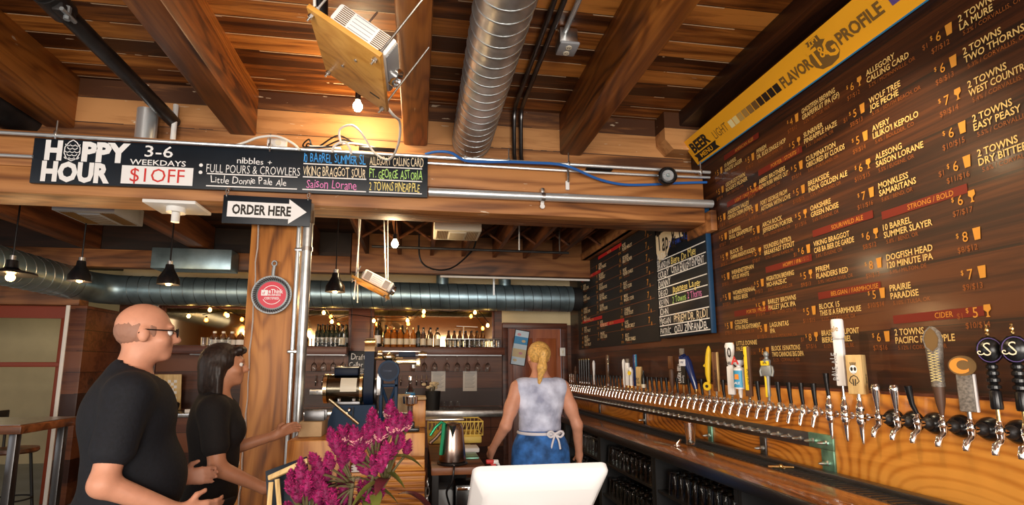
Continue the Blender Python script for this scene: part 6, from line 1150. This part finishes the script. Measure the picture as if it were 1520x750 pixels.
def person(name, label, loc, rotz, scale, torso, arms, skin, clothes, hair, extras, res=.0075, bust=0., belly=0., headturn=0., sleeve=.62):
    """Facing local +Y. arms: for L and R (shoulder side sx) elbow, wrist, hand direction, palm normal, curl."""
    o = thing(name, loc, label, 'person'); o.rotation_euler = (0, 0, rotz); o.scale = (scale,) * 3; tw = torso
    lean = extras.get('lean', 0.)
    def L(x, y, z): return V3(x, y + lean * max(0, z - .95), z)
    TORSO = [('e', L(0, 0, .96), (.165 * tw, .120 * tw, .12), .05), ('e', L(0, .01, 1.13), (.142 * tw, .105 * tw, .17), .05), ('e', L(0, 0, 1.31), (.165 * tw, .118 * tw, .17), .05), ('c', L(-.135 * tw, -.01, 1.405), L(.135 * tw, -.01, 1.405), .062, .062, .05), ('c', L(0, -.015, 1.40), L(0, -.01, 1.47), .075, .06, .04)]
    if belly: TORSO.append(('e', L(0, .055, 1.08), (.15 * tw, .115 * belly, .15), .06))
    if bust: TORSO += [('e', L(s * .075, .085, 1.285), (.062, .055, .06), .04) for s in (-1, 1)]
    h0 = L(0, .0, 1.47); hc = L(0, .025, 1.63); ct, st = math.cos(headturn), math.sin(headturn)
    def H(x, y, z): return hc + V3(x * ct - y * st, x * st + y * ct, z)
    HEAD = [('c', h0 - V3(0, .01, .03), H(0, -.015, -.06), .058, .055, .03), ('e', H(0, -.008, .025), (.075, .093, .092), .02), ('e', H(0, .028, -.045), (.058, .066, .066), .03), ('e', H(0, .070, -.085), (.026, .022, .020), .02), ('c', H(0, .088, .012), H(0, .110, -.024), .009, .014, .012), ('e', H(0, .098, -.030), (.017, .010, .008), .01), ('e', H(0, .082, .028), (.045, .014, .010), .015), ('e', H(0, .087, -.056), (.022, .010, .006), .006), ('e', H(0, .085, -.066), (.019, .010, .006), .006)] + [('e', H(s * .040, .058, -.028), (.024, .024, .020), .02) for s in (-1, 1)]
    EARS = [('e', H(s * .076, -.008, -.008), (.010, .020, .032), .008) for s in (-1, 1)]
    LEGS = []; FEET = []
    for s, (kx, ky, axx, ay) in zip((-1, 1), extras.get('legs', ((-.10, .02, -.105, -.02), (.10, .02, .105, -.02)))):
        LEGS += [('c', V3(s * .088 * tw, 0, .92), V3(kx, ky, .50), .092 * tw, .058, .04), ('c', V3(kx, ky, .50), V3(axx, ay, .09), .056, .038, .03), ('e', V3(axx, ay - .015, .36), (.05, .055, .10), .04)]; FEET += [('c', V3(axx, ay - .03, .045), V3(axx * 1.1, ay + .15, .035), .040, .032, .03), ('c', V3(axx, ay, .09), V3(axx, ay, .05), .038, .04, .02)]
    ARMS = []; HANDS = []; SL = []
    for sx, (e, wv, hd, pn, curl, th) in arms.items():
        s0 = L(sx * .175 * (tw * .5 + .5), -.01, 1.405); e = V3(*e); wv = V3(*wv); ARMS += [('c', s0, e, .052, .040, .03), ('c', e, wv, .041, .026, .02), ('e', (s0 * .45 + e * .55), (.046, .046, .06), .03)]; SL += [('c', s0, s0 + (e - s0) * sleeve, .056, .052, .03)]; HANDS += hand_prims(wv, hd, pn, curl, th)
    allp = np.array([q for p in ARMS + HANDS + FEET for q in ((p[1], p[2]) if p[0] == 'c' else (p[1],))]); lo = np.minimum(allp.min(0) - .08, (-.27, -.22, -.01)); hi = np.maximum(allp.max(0) + .08, (.27, .24, 1.80))
    f = Field(lo, hi, res)
    for p in TORSO + LEGS + FEET + HEAD + EARS + ARMS + HANDS: f.put(p)
    f.cut(lambda X, Y, Z: -Z + 0 * X + 0 * Y); body = field_obj(f, 'body', skin, o)
    for (nm, which, mname, off, z0, z1, extra) in clothes:
        f = Field(lo - .02, hi + .03, res); src = {'top': TORSO + SL, 'vest': TORSO, 'legs': TORSO[:1] + LEGS, 'skirt': TORSO[:2] + extra, 'shoes': FEET}[which]
        for p in src: f.put(p, off)
        neck = L(0, .035, 1.50)
        if which in ('top', 'vest'): f.cut(lambda X, Y, Z: (.088 if which == 'top' else .115) - np.sqrt((X - neck[0]) ** 2 + (Y - neck[1]) ** 2 + (Z - neck[2]) ** 2))
        f.cut(lambda X, Y, Z: np.maximum(Z - z1, z0 - Z) + 0 * X + 0 * Y); field_obj(f, nm, mname, o)
    for nm, mname, prims, cuts in hair(H, hc):
        f = Field(hc - .40, hc + .24, .006)
        for p in prims: f.put(p)
        for c in cuts: f.cut(c)
        X, Y, Z = np.meshgrid(*f.ax, indexing='ij', sparse=True); f.d = f.d + (.0022 * np.sin(X * 330 + 2 * np.sin(Z * 30)) * np.cos(Y * 300)).astype(np.float32); field_obj(f, nm, mname, o)
    for s in (-1, 1):
        m = MB(); c = H(s * .031, .078, .004); m.ball(c, .0125, 'white_paint', 12); m.ball(c + (H(0, .0085, 0) - H(0, 0, 0)), .0065, 'black_plastic', 10); e = m.build('eye', None); e.parent = o
    return o, H, L
def face_cut(H, hc, zlow, yfront):     # keeps hair off the face
    f = H(0, 1, 0) - H(0, 0, 0)
    return lambda X, Y, Z: np.minimum((X - hc[0]) * f[0] + (Y - hc[1]) * f[1] - yfront + 0 * Z, -(Z - hc[2] - zlow) + 0 * X)
# bald man in a black shirt, facing right and away
def hair_bald(H, hc): return [('stubble_hair', 'stubble', [('e', H(0, -.010, .012), (.0765, .0925, .078), .01)], [face_cut(H, hc, .30, .035), lambda X, Y, Z: (Z - hc[2] - .062) + 0 * X + 0 * Y, lambda X, Y, Z: -(Z - hc[2] + .045) + 0 * X + 0 * Y])]
o, H, L = person('person', 'bald person with glasses in a black short sleeved shirt standing left of the timber post', (-1.085, 2.18, 0), math.radians(-62), 1.0, 1.20,
    {-1: ((-.26, -.02, 1.13), (-.20, .20, 1.03), (.25, .95, .05), (.9, -.2, .1), .35, -1), 1: ((.27, -.06, 1.12), (.27, .16, 1.00), (-.1, .98, -.1), (-.9, 0, .2), .35, 1)}, 'skin',
    [('shirt', 'top', 'black_cloth', .016, .93, 1.60, []), ('trousers', 'legs', 'khaki', .012, .06, .98, []), ('shoes', 'shoes', 'black_matt', .010, -.0, .12, [])], hair_bald, {}, belly=1.2)
m = MB()
for s in (-1, 1): m.tube([H(s * (.033 + .022 * math.cos(t)), .106, .004 + .017 * math.sin(t)) for t in [2 * PI * i / 16 for i in range(17)]], .0022, 'black_plastic', 6); m.tube([H(s * .055, .104, .008), H(s * .078, .085, .010), H(s * .081, -.01, .012), H(s * .080, -.025, -.004)], .0026, 'black_plastic', 6)
m.tube([H(-.011, .110, .008), H(.011, .110, .008)], .0022, 'black_plastic', 6); g = m.build('glasses', None); g.parent = o
m = MB(); P = L(-.17, .19, 1.02); m.box(L(-.165, .235, 1.12), (.004, .10, .13), 'paper', .001); m.box(L(-.168, .235, 1.12), (.003, .085, .11), 'pale_wood', 0); g = m.build('menu_card', None); g.location = o.location; g.rotation_euler = o.rotation_euler; g.scale = o.scale; bpy.data.objects.remove(g)
# dark haired woman in black, arm raised towards the post
def hair_long(H, hc):
    f = H(0, 1, 0) - H(0, 0, 0)
    return [('hair', 'hair_dark', [('e', H(0, -.022, .030), (.090, .100, .095), .02), ('e', H(0, -.065, -.07), (.088, .060, .13), .05), ('c', H(-.075, -.03, -.02), H(-.080, -.02, -.20), .030, .022, .03), ('c', H(.075, -.03, -.02), H(.080, -.02, -.20), .030, .022, .03), ('c', H(-.04, .085, .085), H(.05, .07, .085), .022, .02, .03)], [face_cut(H, hc, .050, .045)])]
o, H, L = person('person', 'dark haired person in a black top with a forearm raised toward the timber post', (-.99, 2.78, 0), math.radians(-72), .925, 1.02,
    {-1: ((-.22, .07, 1.15), (-.18, .31, 1.22), (.12, .9, .45), (.8, -.2, -.5), .35, -1), 1: ((.235, .03, 1.13), (.235, .25, 1.01), (-.2, .95, .15), (-.6, .1, .7), .4, 1)}, 'skin_tan',
    [('top', 'top', 'black_knit', .012, .90, 1.60, []), ('trousers', 'legs', 'dark_trousers', .010, .06, .96, []), ('shoes', 'shoes', 'black_matt', .010, -.0, .12, [])], hair_long, {}, bust=1.)
# blonde bartender with her back turned, tie dyed top and blue apron
def hair_tail(H, hc): return [('hair', 'hair_blonde', [('e', H(0, -.020, .026), (.084, .098, .090), .02), ('e', H(0, -.11, .03), (.03, .03, .03), .02), ('c', H(0, -.12, .02), H(-.02, -.135, -.08), .026, .032, .03), ('c', H(-.02, -.135, -.08), H(-.04, -.12, -.20), .032, .010, .02)], [face_cut(H, hc, .055, .035)])]
SKIRT = [('c', V3(0, 0, .98), V3(0, .01, .55), .150, .20, .05), ('c', V3(-.08, 0, .95), V3(-.11, .01, .55), .11, .13, .05), ('c', V3(.08, 0, .95), V3(.11, .01, .55), .11, .13, .05)]
o, H, L = person('person', 'blonde bartender seen from behind in a pale tie dyed top and blue apron', (.86, 3.62, 0), math.radians(6), .965, 1.04,
    {-1: ((-.27, -.03, 1.14), (-.33, .12, .96), (-.1, .6, -.7), (.9, .2, .2), .35, -1), 1: ((.28, -.02, 1.13), (.335, .08, .90), (.1, .3, -.9), (-.95, .1, 0), .3, 1)}, 'skin',
    [('tie_dyed_top', 'vest', 'tie_dye', .011, .96, 1.48, []), ('trousers', 'legs', 'dark_trousers', .008, .06, .94, []), ('apron', 'skirt', 'denim', .016, .50, 1.10, SKIRT), ('shoes', 'shoes', 'black_matt', .010, -.0, .12, [])], hair_tail, {}, bust=.8)
m = MB(); c = L(.055, -.155, 1.085)
for s in (-1, 1): m.tube(smooth_path([c, c + V3(s * .035, -.012, .022), c + V3(s * .06, -.006, .004), c + V3(s * .035, -.008, -.018), c], 5), .008, 'dress_white', 8); m.tube(smooth_path([c, c + V3(s * .02, -.012, -.04), c + V3(s * .035, -.004, -.10)], 5), .007, 'dress_white', 8)
m.ball(c, .014, 'dress_white', 10); m.tube([L(.155 * math.cos(t) * 1.06, .125 * math.sin(t) * 1.12, 1.085) for t in [2 * PI * i / 32 for i in range(33)]], .011, 'dress_white', 8); g = m.build('apron_ties', None); g.parent = o
